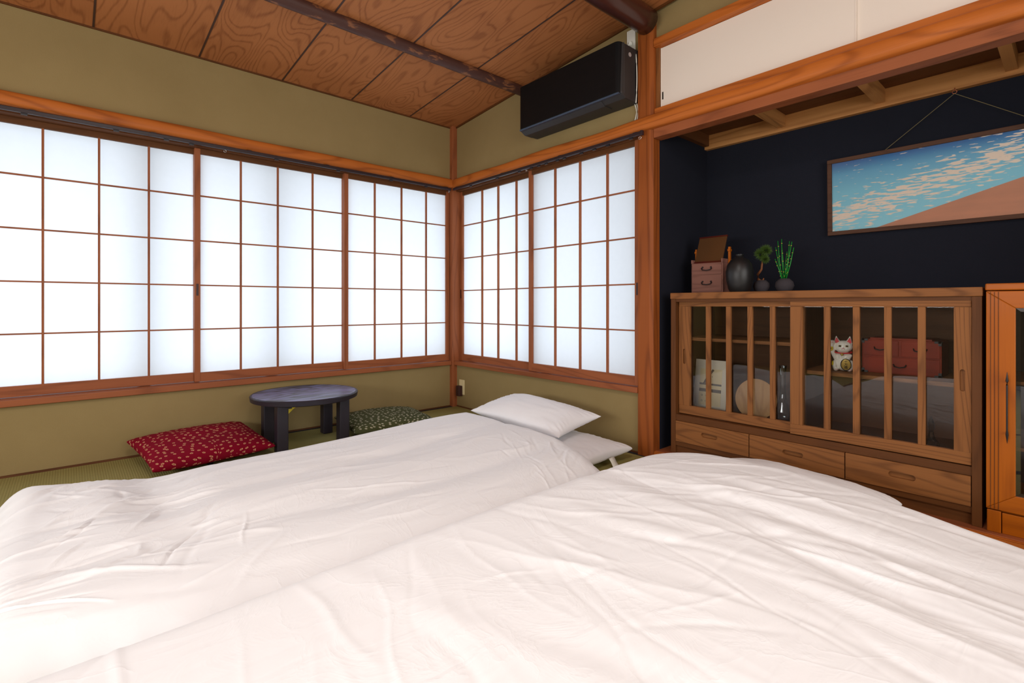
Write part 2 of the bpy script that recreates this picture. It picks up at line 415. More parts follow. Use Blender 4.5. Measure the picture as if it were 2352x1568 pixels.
# alcove upper members
m = MB(); m.box(-.012, .06, ALC_Y1, -1.8955, 1.735, 1.812); structure('trim_5', m, M['red_y'], 'flat reddish beam under the rounded lintel', bevel=.003)
m = MB(); m.box(.0, .07, ALC_Y1, -1.8955, 1.812, 1.896); structure('trim_6', m, M['post_y'])
m = MB(); m.box(-.012, .05, ALC_Y1, -1.8955, 2.228, 2.272); structure('trim_7', m, M['post_y'], 'cedar lintel above the white cupboard doors', bevel=.002)
m = MB(); m.box(.015, .06, -1.914, -1.8955, 1.896, 2.228); structure('trim_8', m, M['cab_z'])
# head and side frames around the windows
m = MB(); m.box(-3.64, -.045, -.008, .11, 1.757, 1.785); structure('trim_9', m, M['brown_x'], 'grooved head frame of the long paper window')
m = MB(); m.box(-.008, .11, -1.802, -.045, 1.757, 1.785); structure('trim_10', m, M['brown_y'], 'grooved head frame of the short paper window')
m = MB(); m.box(-3.64, -.043, -.030, .12, .340, .372); structure('trim_11', m, M['red_x'], 'wooden sill under the long paper window', bevel=.003)
m = MB(); m.box(-.030, .12, -1.802, -.043, .340, .372); structure('trim_12', m, M['red_y'], 'wooden sill under the short paper window', bevel=.003)
m = MB(); m.box(-.0, .1, -1.803, -1.797, .372, 1.757); structure('trim_13', m, M['brown_z'])
# ceiling logs
def log(name, y, z, r, mat, label, x0=XB, x1=.05, wob=.006):
    pts = []; rr = []
    for i in range(60):
        x = x0+(x1-x0)*i/59; pts.append((x, y+wob*mnoise.noise(Vector((x*1.5, 0, 3))), z)); rr.append(r*(1+.06*mnoise.noise(Vector((x*4, 7, 3)))))
    mm = MB().tube(pts, rr, 20); return structure(name, mm, mat, label, smooth=True)
log('trim_14', -.835, cz(-.835)-.018, .036, M['bark'], 'slim mottled log across the ceiling boards')
log('trim_15', -1.862, cz(-1.862)-.055, .068, M['darklog'], 'thick dark round log ending at the alcove post', x1=-.022)
# small cornice along walls
m = MB(); m.box(XB, 0, -.008, 0, cz(0)-.009, cz(0)); structure('trim_16', m, M['cabdark_x'])
m = MB(); m.prism([(-.0, cz(0)-.012), (0, cz(0)), (YB, cz(YB)), (YB, cz(YB)-.012)], 0, -.012, .0); structure('trim_17', m, M['cabdark_y'])

# alcove floor board and ceiling frame
m = MB(); m.box(.012, ALC_X, ALC_Y1, ALC_Y0, -.02, .036); structure('floor_alcove', m, M['red_y'], 'raised wooden board floor of the alcove', bevel=.002)
m = MB(); m.box(-.004, .012, ALC_Y1, ALC_Y0, -.02, .030); m.box(-.002, .0125, ALC_Y1, ALC_Y0, .031, .034); structure('trim_18', m, M['post_y'], 'narrow edge strip in front of the alcove floor')
m = MB(); m.box(.548, ALC_X, ALC_Y1, ALC_Y0, 1.783, 1.868); structure('trim_19', m, M['pale_y'], 'pale cedar board along the top of the navy wall', bevel=.002)
m = MB(); m.box(.06, .548, ALC_Y0-.03, ALC_Y0, 1.80, 1.868); structure('trim_20', m, M['brown_x'])
m = MB(); m.box(.07, .12, ALC_Y1, ALC_Y0, 1.775, 1.868); structure('trim_21', m, M['brown_y'])
m = MB(); m.box(.07, ALC_X, ALC_Y1, ALC_Y0, 1.868, 1.885); structure('ceiling_alcove', m, M['brown_y'], 'dark board ceiling inside the alcove')
for k, y in enumerate((-2.342, -2.79, -3.24)):
    m = MB(); m.box(.12, .548, y-.019, y+.019, 1.803, 1.868); structure('trim_%d' % (22+k), m, M['pale_x'], 'short cedar joist under the alcove ceiling, %s' % ('left', 'middle', 'right')[k])
m = MB(); m.tube([(.075, -1.94, 2.24), (.075, -1.94, 2.25)], .001); 

# ------------------------------------------------------------------ windows: outer sash seen only as soft shade on the paper
def window(name, axis, a, b, divs):
    mm = MB()
    def bx(t0, t1, d0, d1, z0, z1):
        if axis == 0: mm.box(t0, t1, d0, d1, z0, z1)
        else: mm.box(d0, d1, t0, t1, z0, z1)
    bx(a, b, .17, .21, .30, .36); bx(a, b, .17, .21, 1.74, 1.86)
    for t in divs: bx(t-.03, t+.03, .15, .19, .30, 1.86)
    return structure(name, mm, M['sash'], 'aluminium sash outside the paper screens')
window('window_1', 0, -3.64, 0, (-3.6, -2.06, -1.37, -.02))
window('window_2', 1, -1.8, 0, (-1.78, -.9, -.02))
m = MB(); m.box(-3.74, .7, .12, .62, 1.90, 1.94); m.box(.12, .62, -1.9, .7, 1.90, 1.94); structure('trim_25', m, M['brown_x'])  # unseen eave boards added outside to darken the tops of the panes

# ------------------------------------------------------------------ shoji screens
ROWS = [.426, .685, .947, 1.211, 1.478, 1.728]
def shoji(axis, a, b, d, label, bars, handle=None, la=.03, lb=.03):
    """screen from a to b along the wall (a<b), front face at depth d"""
    loc = ((a+b)/2, d+.013, .372) if axis == 0 else (d+.013, (a+b)/2, .372)
    root = thing('shoji_screen', label, 'paper screen', loc)
    mz, mh = (M['red_z'], M['red_x' if axis == 0 else 'red_y']); mt = M['cabdark_x' if axis == 0 else 'cabdark_y']
    def bx(mm, t0, t1, d0, d1, z0, z1):
        if axis == 0: mm.box(t0, t1, d+d0, d+d1, z0, z1)
        else: mm.box(d+d0, d+d1, t0, t1, z0, z1)
        return mm
    sl = build('stile', bx(MB(), a, a+la, 0, .026, .375, 1.757), mz, root, bevel=.0015)
    sr = build('stile', bx(MB(), b-lb, b, 0, .026, .375, 1.757), mz, root, bevel=.0015)
    build('bottom_rail', bx(MB(), a+la, b-lb, .001, .025, .375, .428), mh, root, bevel=.001)
    build('top_rail', bx(MB(), a+la, b-lb, .001, .025, 1.726, 1.757), mt, root, bevel=.001)
    for x in bars: build('lattice_bar', bx(MB(), x-.005, x+.005, .003, .018, .428, 1.726), mz, root)
    for z in ROWS[1:-1]: build('lattice_bar', bx(MB(), a+la, b-lb, .006, .0175, z-.004, z+.004), mh, root)
    xs = [a+la]+sorted(bars)+[b-lb]
    for x0, x1 in zip(xs[:-1], xs[1:]):
        for z0, z1 in zip(ROWS[:-1], ROWS[1:]):
            mm = MB(); n = 0
            if axis == 0: mm.v = [(x0, d+.0185, z0), (x1, d+.0185, z0), (x1, d+.0185, z1), (x0, d+.0185, z1)]
            else: mm.v = [(d+.0185, x0, z0), (d+.0185, x1, z0), (d+.0185, x1, z1), (d+.0185, x0, z1)]
            mm.f = [(0, 1, 2, 3)]; build('paper_pane', mm, M['paper'], root)
    if handle is not None:
        h0, h1 = handle-.006, handle+.006
        build('finger_pull', bx(MB(), h0, h1, -.0015, .002, .885, .955), M['brownplastic'], sl if handle < (a+b)/2 else sr)
shoji(0, -.935, -.046, .0, 'paper lattice screen in the long window, next to the corner post', [-.700, -.480, -.262], -.034)
shoji(0, -1.832, -.905, .028, 'paper lattice screen in the long window, behind the black table', [-1.588+.004, -1.372+.006, -1.152+.01], -1.818)
shoji(0, -2.735, -1.802, .056, 'paper lattice screen in the long window, above the red cushion', [-2.487, -2.266, -2.048])
shoji(0, -3.64, -2.705, .028, 'paper lattice screen at the left end of the long window, mostly out of frame', [-3.41, -3.18, -2.95])
shoji(1, -.935, -.046, .028, 'narrow looking paper screen in the short window, next to the corner post', [-.760+.03, -.545+.02, -.343+.014][0:3], -.058)
shoji(1, -1.797, -.897, .0, 'paper screen in the short window, next to the cedar post', [-1.570, -1.357, -1.143], -1.784)

# ------------------------------------------------------------------ curtain rails
def rail(label, p0, p1, axis, gl):
    r = thing('curtain_rail', label, 'curtain rail', p0)
    mm = MB(); lo = [min(a, b) for a, b in zip(p0, p1)]; hi = [max(a, b) for a, b in zip(p0, p1)]
    h = .009
    if axis == 0: mm.box(lo[0], hi[0], p0[1]-h, p0[1]+h, p0[2]-.010, p0[2]+.010)
    else: mm.box(p0[0]-h, p0[0]+h, lo[1], hi[1], p0[2]-.010, p0[2]+.010)
    build('track', mm, M['rail'], r, bevel=.003)
    L = hi[axis]-lo[axis]; n = max(2, int(L/.45))
    for i in range(n+1):
        t = lo[axis]+.04+(L-.08)*i/n; mm = MB()
        if axis == 0: mm.box(t-.012, t+.012, p0[1]-.005, -.008, p0[2]+.006, p0[2]+.013)
        else: mm.box(p0[0]-.005, -.008, t-.012, t+.012, p0[2]+.006, p0[2]+.013)
        build('bracket', mm, M['rail'], r)
    for t in gl:
        mm = MB()
        if axis == 0: mm.box(t-.012, t+.012, p0[1]-.004, p0[1]+.004, p0[2]-.018, p0[2]-.008)
        else: mm.box(p0[0]-.004, p0[0]+.004, t-.012, t+.012, p0[2]-.018, p0[2]-.008)
        build('glider', mm, M['blackiron'], r)
    return r
ra = rail('dark brown curtain rail along the top of the long window', (XB+.01, -.052, 1.765), (-.07, -.052, 1.765), 0, [-2.9, -2.55, -2.2, -1.98, -1.86, -1.4, -1.0, -.6, -.3])
rb = rail('dark brown curtain rail along the top of the short window', (-.052, -1.845, 1.765), (-.052, -.07, 1.765), 1, [-.3, -.62, -.86, -.98, -1.05, -1.12, -1.22, -1.28, -1.42, -1.52, -1.62, -1.78])
def ring(parent, c, rad, rt, mat, ax=0, name='ring'):
    pts = []
    for i in range(17):
        th = 2*PI*i/16; a, b = rad*math.cos(th), rad*math.sin(th)
        pts.append((c[0], c[1]+a, c[2]+b) if ax == 0 else (c[0]+a, c[1], c[2]+b))
    return build(name, MB().tube(pts, rt, 6, False), mat, parent, smooth=True)
ring(rb, (-.052, -1.838, 1.742), .008, .0017, M['metal']); ring(rb, (-.052, -.93, 1.747), .006, .0015, M['metal'])
ring(ra, (-1.69, -.052, 1.747), .007, .0015, M['metal'], 1); ring(ra, (-.085, -.052, 1.745), .007, .0015, M['metal'], 1)
m = MB().box(-.062, -.044, -1.858, -1.843, 1.752, 1.778); build('end_cap', m, M['rail'], rb, bevel=.002)

# ------------------------------------------------------------------ white cupboard doors above the alcove
for y0, y1, x, lab in ((-2.82, -1.916, .028, 'left white sliding cupboard door above the alcove, with dark finger pull'), (-3.72, -2.80, .040, 'right white sliding cupboard door above the alcove')):
    r = thing('cupboard_door', lab, 'sliding door', (x, (y0+y1)/2, 1.897))
    mm = MB().box(x+.001, x+.010, y0+.002, y1-.002, 1.898, 2.226); p = build('panel', mm, M['fusuma'], r)
    build('edge_strip', MB().box(x, x+.0105, y0, y0+.003, 1.897, 2.227), M['fusuma'], r); build('edge_strip', MB().box(x, x+.0105, y1-.003, y1, 1.897, 2.227), M['fusuma'], r)
    if x < .03: 
        mm = MB().box(x-.001, x+.002, y1-.016, y1-.009, 1.945, 1.985); build('finger_pull', mm, M['inkblack'], p)

# ------------------------------------------------------------------ air conditioner
r = thing('air_conditioner', 'black wall mounted air conditioner unit under the sloping ceiling', 'air conditioner', (0, -1.39, 1.95))
Y0, Y1 = -1.795, -.985
def rbox_xy(x0, x1, y0, y1, rad, z0, z1):
    pts = [(x1, y0), (x1, y1)]
    for k in range(7):
        a = PI/2*k/6; pts.append((x0+rad-rad*math.sin(a), y1-rad+rad*math.cos(a)))
    for k in range(7):
        a = PI/2*k/6; pts.append((x0+rad-rad*math.cos(a), y0+rad-rad*math.sin(a)))
    return MB().prism(pts, 2, z0, z1)
mm = MB(); mm.prism([(-.001, 1.952), (-.125, 1.952), (-.160, 1.972), (-.150, 2.250), (-.001, 2.250)], 1, Y0, Y1); build('body', mm, M['acbody'], r, bevel=.008, seg=3)
mm = rbox_xy(-.176, -.140, Y0+.006, Y1-.002, .030, 1.975, 2.252); build('front_panel', mm, M['acfront'], r, smooth=40, bevel=.003)
mm = MB().box(-.1395, -.136, Y0-.001, Y0+.004, 1.975, 2.25); build('side_trim', mm, M['aclight'], r)
mm = MB().lathe([(.012, 0), (.012, .002)], (-.085, Y0-.002, 2.20), 20, 1); build('badge', mm, M['badge'], r)
mm = MB(); mm.prism([(-.158, 1.968), (-.122, 1.948), (-.06, 1.948), (-.06, 1.952), (-.12, 1.953), (-.156, 1.972)], 1, Y0+.14, Y1-.01); build('louvre', mm, M['acbody'], r)
mm = MB(); mm.prism([(-.172, 1.966), (-.176, 1.974), (-.162, 1.974), (-.158, 1.966)], 1, Y0+.01, Y1-.012); build('lower_lip', mm, plain('ac_blue_black_lip', srgb(40, 52, 74), .25), r)
# outlet + plug + cable
r = thing('wall_outlet', 'tall white outlet plate with plug above the air conditioner', 'outlet', (0, -1.745, 2.22))
build('plate', MB().box(-.006, 0, -1.775, -1.718, 2.19, 2.385), M['white'], r, bevel=.003)
r2 = thing('power_cable', 'white plug and cable of the air conditioner running down beside the post', 'cable', (-.03, -1.75, 2.30))
build('plug', MB().lathe([(.004, 0), (.013, .003), (.014, .012), (.006, .02)], (-.028, -1.748, 2.30), 16, 0), M['white'], r2, smooth=50)
pts = [(-.030, -1.748, 2.30), (-.034, -1.745, 2.28), (-.02, -1.74, 2.262), (-.008, -1.75, 2.256), (-.004, -1.797, 2.23)]
mm = MB().tube(pts, .0035, 6)
def arc(y0, bul, z0, z1, x=-.006, n=14): return [(x, y0-bul*math.sin(PI*i/n), z0+(z1-z0)*i/n) for i in range(n+1)]
mm.tube([(-.030, -1.797, 2.22)]+[(-.03, -1.797-.006*math.sin(PI*i/12), 2.22-.27*i/12) for i in range(13)], .003, 6)
mm.tube(arc(-1.788, .010, 1.955, 1.858, -.010), .003, 6); mm.tube(arc(-1.776, .012, 1.955, 1.858, -.012), .003, 6)
build('cord', mm, M['white'], r2, smooth=True)
r = thing('wall_outlet', 'cream outlet plate with dark brown adapter low beside the corner post', 'outlet', (0, -.11, .12))
build('plate', MB().box(-.006, 0, -.150, -.080, .105, .225), M['cream'], r, bevel=.003)
r = thing('plug_adapter', 'dark brown plug adapter in the low cream outlet', 'adapter', (-.02, -.108, .10))
build('adapter_body', MB().box(-.042, -.006, -.128, -.084, .095, .178), M['brownplastic'], r, bevel=.005)

# ------------------------------------------------------------------ ceiling lamp (behind and above the camera, mirrored in the picture glass)
r = thing('ceiling_lamp', 'square ceiling lamp with grey frame', 'lamp', LAMP)
mm = MB(); 
for s in ((-.29, .29, -.29, -.27), (-.29, .29, .27, .29), (-.29, -.27, -.27, .27), (.27, .29, -.27, .27)):
    mm.box(LAMP[0]+s[0], LAMP[0]+s[1], LAMP[1]+s[2], LAMP[1]+s[3], LAMP[2]-.06, LAMP[2]+.08)
build('frame', mm, M['acbody'], r)
build('canopy', MB().box(LAMP[0]-.28, LAMP[0]+.28, LAMP[1]-.28, LAMP[1]+.28, LAMP[2]+.08, LAMP[2]+.12), M['white'], r)
build('stem', MB().box(LAMP[0]-.03, LAMP[0]+.03, LAMP[1]-.03, LAMP[1]+.03, LAMP[2]+.12, cz(LAMP[1])), M['white'], r)
build('diffuser', MB().box(LAMP[0]-.27, LAMP[0]+.27, LAMP[1]-.27, LAMP[1]+.27, LAMP[2]-.05, LAMP[2]-.04), M['lampglow'], r)

# ------------------------------------------------------------------ brown display cabinet
CY0, CY1 = -3.199, -1.963
r = thing('display_cabinet', 'long brown wooden cabinet with two slatted glass sliding doors and three drawers', 'cabinet', (.29, (CY0+CY1)/2, .036))
CX1 = .50
build('top_board', MB().box(.044, CX1, CY0, CY1, .861, .894), M['cab_y'], r, bevel=.003)
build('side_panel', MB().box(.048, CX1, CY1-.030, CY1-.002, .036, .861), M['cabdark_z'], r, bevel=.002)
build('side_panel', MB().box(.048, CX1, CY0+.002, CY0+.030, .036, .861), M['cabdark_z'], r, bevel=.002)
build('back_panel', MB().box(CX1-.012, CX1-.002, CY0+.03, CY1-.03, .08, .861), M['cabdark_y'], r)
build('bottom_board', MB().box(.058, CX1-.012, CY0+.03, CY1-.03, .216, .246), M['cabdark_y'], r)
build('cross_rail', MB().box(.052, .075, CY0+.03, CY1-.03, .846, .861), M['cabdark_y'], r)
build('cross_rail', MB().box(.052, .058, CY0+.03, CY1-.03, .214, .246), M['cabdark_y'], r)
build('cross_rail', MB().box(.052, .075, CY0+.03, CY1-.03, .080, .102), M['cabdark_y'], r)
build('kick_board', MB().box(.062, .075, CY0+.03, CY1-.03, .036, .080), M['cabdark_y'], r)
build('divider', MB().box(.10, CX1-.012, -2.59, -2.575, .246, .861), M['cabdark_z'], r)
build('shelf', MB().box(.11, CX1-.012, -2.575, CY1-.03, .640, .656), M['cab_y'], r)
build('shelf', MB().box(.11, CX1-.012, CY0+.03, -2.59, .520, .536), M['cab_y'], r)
def stadium(y, z, hw, hh, n=8):
    p = []
    for k in range(n+1):
        a = -PI/2+PI*k/n; p.append((y+hw-hh+hh*math.cos(a), z+hh*math.sin(a)))
    for k in range(n+1):
        a = PI/2+PI*k/n; p.append((y-hw+hh+hh*math.cos(a), z+hh*math.sin(a)))
    return p
def routed(x, y0, y1, z0, z1, th, S, dep, mat, parent, name):
    """flat board with a real routed finger recess in its front face (front = -x)"""
    from mathutils.geometry import tessellate_polygon
    n = len(S); O = [(y0, z0), (y1, z0), (y1, z1), (y0, z1)]; mm = MB()
    tris = tessellate_polygon([[Vector((*p, 0)) for p in O], [Vector((*p, 0)) for p in S]])
    mm.v = [(x, *p) for p in O]+[(x, *p) for p in S]+[(x+dep, *p) for p in S]+[(x+th, *p) for p in O]
    mm.f = [tuple(t) for t in tris]
    for i in range(n):
        j = (i+1) % n; mm.f.append((4+i, 4+j, 4+n+j, 4+n+i))
    for i in range(4):
        j = (i+1) % 4; mm.f.append((i, j, 4+2*n+j, 4+2*n+i))
    mm.f.append(tuple(4+n+i for i in range(n))); mm.f.append(tuple(4+2*n+i for i in range(4)))
    return build(name, mm, mat, parent)
for (y0, y1) in ((-2.379, -1.995), (-2.774, -2.383), (-3.167, -2.778)):
    d = routed(.046, y0, y1, .104, .212, .018, stadium((y0+y1)/2+.005, .163, .043, .011), .015, M['cab_y'], r, 'drawer')
def cab_door(a, b, x, sl, sr, bars, hand):
    root = build('sliding_door', MB().box(x, x+.02, a, b, .250, .295), M['cab_y'], r, bevel=.0015)
    build('top_rail', MB().box(x, x+.02, a, b, .822, .855), M['cab_y'], root, bevel=.0015)
    for (p, q, right) in ((a, a+sl, True), (b-sr, b, False)):
        if (hand == 'right') == right: routed(x, p, q, .295, .822, .02, [((p+q)/2+b_, .555+a_) for a_, b_ in stadium(0, 0, .040, .0075)], .010, M['cab_z'], root, 'stile')
        else: build('stile', MB().box(x, x+.02, p, q, .295, .822), M['cab_z'], root, bevel=.001)
    for y in bars: build('slat', MB().box(x+.002, x+.017, y-.0115, y+.0115, .295, .822), M['cab_z'], root, bevel=.001)
    build('glass_pane', MB().box(x+.0172, x+.0195, a+sl, b-sr, .295, .822), M['pane'], root)
cab_door(-2.613, -1.996, .078, .05, .062, (-2.158, -2.264, -2.370, -2.474), 'left')
cab_door(-3.168, -2.560, .054, .048, .050, (-2.706, -2.813, -2.920, -3.026), 'right')

# ------------------------------------------------------------------ amber pine cabinet at the right edge
r = thing('glass_door_cabinet', 'amber pine cabinet with glass door and dark spear handle, right of the brown cabinet', 'cabinet', (.29, -3.47, .036))
A0, A1, AX = -3.735, -3.206, .036
build('top_board', MB().box(AX-.004, .5, A0, A1, .881, .905), M['pine_y'], r, bevel=.004)
build('side_panel', MB().box(AX+.022, .49, A1-.024, A1-.004, .036, .879), M['pine_z'], r)
build('side_panel', MB().box(AX+.022, .49, A0+.004, A0+.024, .036, .879), M['pine_z'], r)
build('back_panel', MB().box(.478, .488, A0+.024, A1-.024, .036, .879), M['dark'], r)
build('bottom_board', MB().box(AX+.022, .478, A0+.024, A1-.024, .10, .118), M['pine_y'], r)
build('corner_block', MB().box(AX+.002, AX+.022, A1-.040, A1-.004, .036, .112), M['pine_z'], r, bevel=.002)
build('base_panel', MB().box(AX+.006, AX+.022, A0+.004, A1-.042, .036, .108), M['pine_y'], r, bevel=.002)
for z in (.32, .55):
    build('shelf', MB().box(AX+.06, .478, A0+.024, A1-.024, z, z+.012), M['pane'] if z > 1 else M['cab_y'], r)
def mitre(z0, z1, ya, yb, w_):     # door frame of four mitred members
    D = build('door', MB().prism([(yb, z0), (yb, z1), (yb-w_, z1-w_*.8), (yb-w_, z0+w_*.8)], 0, AX, AX+.021), M['pine_z'], r, bevel=.0025)
    build('door_stile', MB().prism([(ya, z0), (ya+w_, z0+w_*.8), (ya+w_, z1-w_*.8), (ya, z1)], 0, AX, AX+.021), M['pine_z'], D, bevel=.002)
    build('door_rail', MB().prism([(yb, z1), (ya, z1), (ya+w_, z1-w_*.8), (yb-w_, z1-w_*.8)], 0, AX, AX+.021), M['pine_y'], D, bevel=.002)
    build('door_rail', MB().prism([(yb, z0), (yb-w_, z0+w_*.8), (ya+w_, z0+w_*.8), (ya, z0)], 0, AX, AX+.021), M['pine_y'], D, bevel=.002)
    g = MB().box(AX+.008, AX+.012, ya+w_, yb-w_, z0+w_*.8, z1-w_*.8); build('glass_pane', g, M['pane'], D)
    b = .012; y0, y1, q0, q1 = ya+w_, yb-w_, z0+w_*.8, z1-w_*.8; mm = MB()
    mm.v = [(AX+.004, y0, q0), (AX+.004, y1, q0), (AX+.004, y1, q1), (AX+.004, y0, q1), (AX+.0075, y0+b, q0+b), (AX+.0075, y1-b, q0+b), (AX+.0075, y1-b, q1-b), (AX+.0075, y0+b, q1-b)]
    mm.f = [(0, 1, 5, 4), (1, 2, 6, 5), (2, 3, 7, 6), (3, 0, 4, 7)]; build('glass_bevel', mm, glass('bevelled_glass_edge', (.7, .75, .8), 4), D)
    return D
D = mitre(.116, .878, A0+.002, A1-.002, .074)
mm = MB()
for yy in (A1-.014, A1-.024, A1-.034): mm.box(AX-.0016, AX+.001, yy-.0008, yy+.0008, .118, .876)
build('bead_groove', mm, M['cabdark_z'], D)
hp = [(AX-.012, -3.262, .60), (AX-.014, -3.262, .57), (AX-.016, -3.262, .555), (AX-.017, -3.262, .47), (AX-.016, -3.262, .40), (AX-.014, -3.262, .385), (AX-.012, -3.262, .355)]
mm = MB().tube(hp, [.0005, .004, .0025, .0025, .0025, .004, .0005], 8); mm.box(AX-.014, AX, -3.264, -3.260, .565, .570); mm.box(AX-.014, AX, -3.264, -3.260, .388, .393)
build('pull_handle', mm, M['blackiron'], D, smooth=50)

# ------------------------------------------------------------------ things inside the cabinet
def at(loc, ang): return Matrix.Translation(loc) @ Matrix.Rotation(ang, 4, 'Z')
# lucky cat
CA = Vector((.20, -2.728, .5365))
r = thing('lucky_cat_figurine', 'white beckoning cat figurine with red ears and gold coin on the right shelf', 'figurine', CA)
RZ = at(CA, math.radians(14))          # local: front = -x, right paw at +y
S = .150
def L(*p): return tuple(RZ @ (Vector(p)*S))
mm = MB()
def bl(c, rr, rot=None): mm.ball(c, rr, 14, 9, rot)
mm2 = MB(); mm = mm2
bl((0, 0, .22), (.20, .235, .22)); bl((0, 0, .42), (.165, .185, .20)); bl((-.02, -.01, .72), (.19, .235, .185)); bl((-.05, 0, .66), (.17, .20, .12))
bl((-.14, -.16, .05), (.09, .065, .05)); bl((-.14, .17, .05), (.09, .065, .05)); bl((-.05, .20, .17), (.14, .07, .16)); bl((-.05, -.20, .17), (.14, .07, .16))
for i in range(9):                      # raised right arm
    t = i/8; bl((-.05-.03*t, .17+.10*math.sin(PI*min(t*1.1, 1)*.55)+.02, .40+.42*t), (.065, .065, .07))
bl((-.09, .27, .86), (.085, .085, .055))
for i in range(7):                      # left arm holding the coin
    t = i/6; bl((-.08-.13*t, -.17+.06*t, .46-.10*t), (.06, .06, .055))
for sy in (1, -1):                      # ears
    for i in range(7):
        t = i/6; bl((-.03, sy*(.135+.035*t), .81+.20*t), (.05*(1-t*.8)+.008, .098*(1-t*.88)+.008, .032))
mm.v = [L(*v) for v in mm.v]
b = build('body', mm, M['catwhite'], r, smooth=True)
rm = b.modifiers.new('remesh', 'REMESH'); rm.mode = 'VOXEL'; rm.voxel_size = .0022; rm.use_smooth_shade = True
sm = b.modifiers.new('smooth', 'SMOOTH'); sm.iterations = 3; sm.factor = .5
def part(name, mmx, mat, smooth=True):
    mmx.v = [L(*v) for v in mmx.v]; return build(name, mmx, mat, r, smooth=smooth)
for sy in (1, -1):
    part('inner_ear', MB().prism([(sy*.078, .835), (sy*.200, .825), (sy*.208, .875), (sy*.172, .985), (sy*.150, .975)], 0, -.094, -.060), M['catred'], False)
    part('eye', MB().ball((-.196, sy*.085-.01, .745), (.014, .040, .030)), M['gold']); part('pupil', MB().ball((-.207, sy*.085-.01, .747), (.009, .024, .026)), M['catblack'])
part('collar', MB().tube([(-.03+.185*math.cos(a)*-1, .215*math.sin(a), .565-.03*math.cos(a)) for a in np.linspace(0, 2*PI, 25)], .02, 8, False), M['catred'])
part('bell', MB().ball((-.235, .02, .50), .04), M['gold'])
part('mouth', MB().tube([(-.205, .035, .655), (-.212, .018, .667), (-.215, -.008, .680), (-.212, -.034, .667), (-.205, -.050, .655)], .006, 6), M['catred'])
part('nose', MB().ball((-.213, -.01, .70), (.010, .016, .010), 8, 6), M['catpink'])
part('arm_patch', MB().ball((-.115, .285, .66), (.03, .045, .075)), M['catyellow']); part('hip_patch', MB().ball((-.10, .255, .22), (.09, .03, .07)), M['catyellow'])
part('arm_spot', MB().ball((-.140, .300, .66), (.012, .018, .024)), M['catblack']); part('hip_spot', MB().ball((-.13, .283, .23), (.03, .01, .024)), M['catblack'])
for k in (-1, 0, 1):
    part('claw_mark', MB().ball((-.168, .27+k*.032, .855), (.012, .006, .022), 6, 5), M['catred'])
    for sy in (-1, 1): part('claw_mark', MB().ball((-.225, sy*.165+k*.028, .055), (.008, .005, .022), 6, 5), M['catred'])
Mc = Matrix.Rotation(math.radians(-12), 4, 'Y')
coin = MB().ball((-.255, -.075, .21), (.028, .135, .185), 24, 12, Mc); cn = part('gold_coin', coin, M['gold'])
part('coin_rim', MB().tube([tuple(Vector((-.268, -.075, .21)) + Mc @ Vector((0, .125*math.cos(a), .172*math.sin(a)))) for a in np.linspace(0, 2*PI, 29)], .011, 6, False), M['blackiron'])
def text_mesh(name, body, size, mat, parent, Mx, ext=.0004):
    cu = bpy.data.curves.new(name, 'FONT'); cu.body = body; cu.size = size; cu.align_x = 'CENTER'; cu.align_y = 'CENTER'; cu.extrude = ext
    tmp = bpy.data.objects.new(name+'_tmp', cu); COL.objects.link(tmp)
    dg = bpy.context.evaluated_depsgraph_get(); me = bpy.data.meshes.new_from_object(tmp.evaluated_get(dg))
    bpy.data.objects.remove(tmp); off = base_of(parent); me.transform(Matrix.Translation(-off) @ Mx)
    me.materials.clear(); me.materials.append(mat)
    o = bpy.data.objects.new(name, me); COL.objects.link(o); o.parent = parent; return o
# face -x: text local x -> -y, local y -> z
TX = Matrix(((0, 0, -1, 0), (-1, 0, 0, 0), (0, 1, 0, 0), (0, 0, 0, 1)))
for k, ch in enumerate('千万両'):
    text_mesh('coin_character', ch, .0135, M['catblack'], r, RZ @ Matrix.Translation(Vector((-.284-.012*(1-k), -.075, .295-.085*k))*S) @ Mc @ TX, .0012)

# red chest
r = thing('red_chest', 'small vermilion chest with black corner fittings on the right cabinet shelf', 'chest', (.30, -2.93, .5365))
x0, y0, y1, z0, z1 = .24, -3.06, -2.79, .5365, .682
build('body', MB().box(x0, .40, y0, y1, z0, z1), M['redchest'], r, bevel=.002)
build('lid', MB().box(x0-.001, .401, y0+.03, y1-.03, z1, z1+.006), M['redchest'], r)
for (a, b_, c, d_) in ((-2.92, -2.795, .612, .676), (-3.055, -2.93, .612, .676), (-3.055, -2.795, .542, .606)):
    dw = build('drawer', MB().box(x0-.004, x0+.002, a, b_, c, d_), M['redchest'], r, bevel=.001); yc, zc = (a+b_)/2, (c+d_)/2
    build('drawer_handle', MB().tube([(x0-.006, yc-.022, zc+.004), (x0-.014, yc-.018, zc-.004), (x0-.018, yc, zc-.008), (x0-.014, yc+.018, zc-.004), (x0-.006, yc+.022, zc+.004)], .0026, 6), M['blackiron'], dw, smooth=True)
for yy in (y0, y1):
    for zz in (z0, z1):
        sy = .022 if yy == y0 else -.022; sz = .018 if zz == z0 else -.018; mm = MB()
        mm.box(x0-.006, x0+.02, yy-.001*(1 if sy > 0 else -1), yy+sy, zz, zz+sz*.45); mm.box(x0-.006, x0+.02, yy, yy+sy*.45, zz, zz+sz)
        build('corner_fitting', mm, M['blackiron'], r)
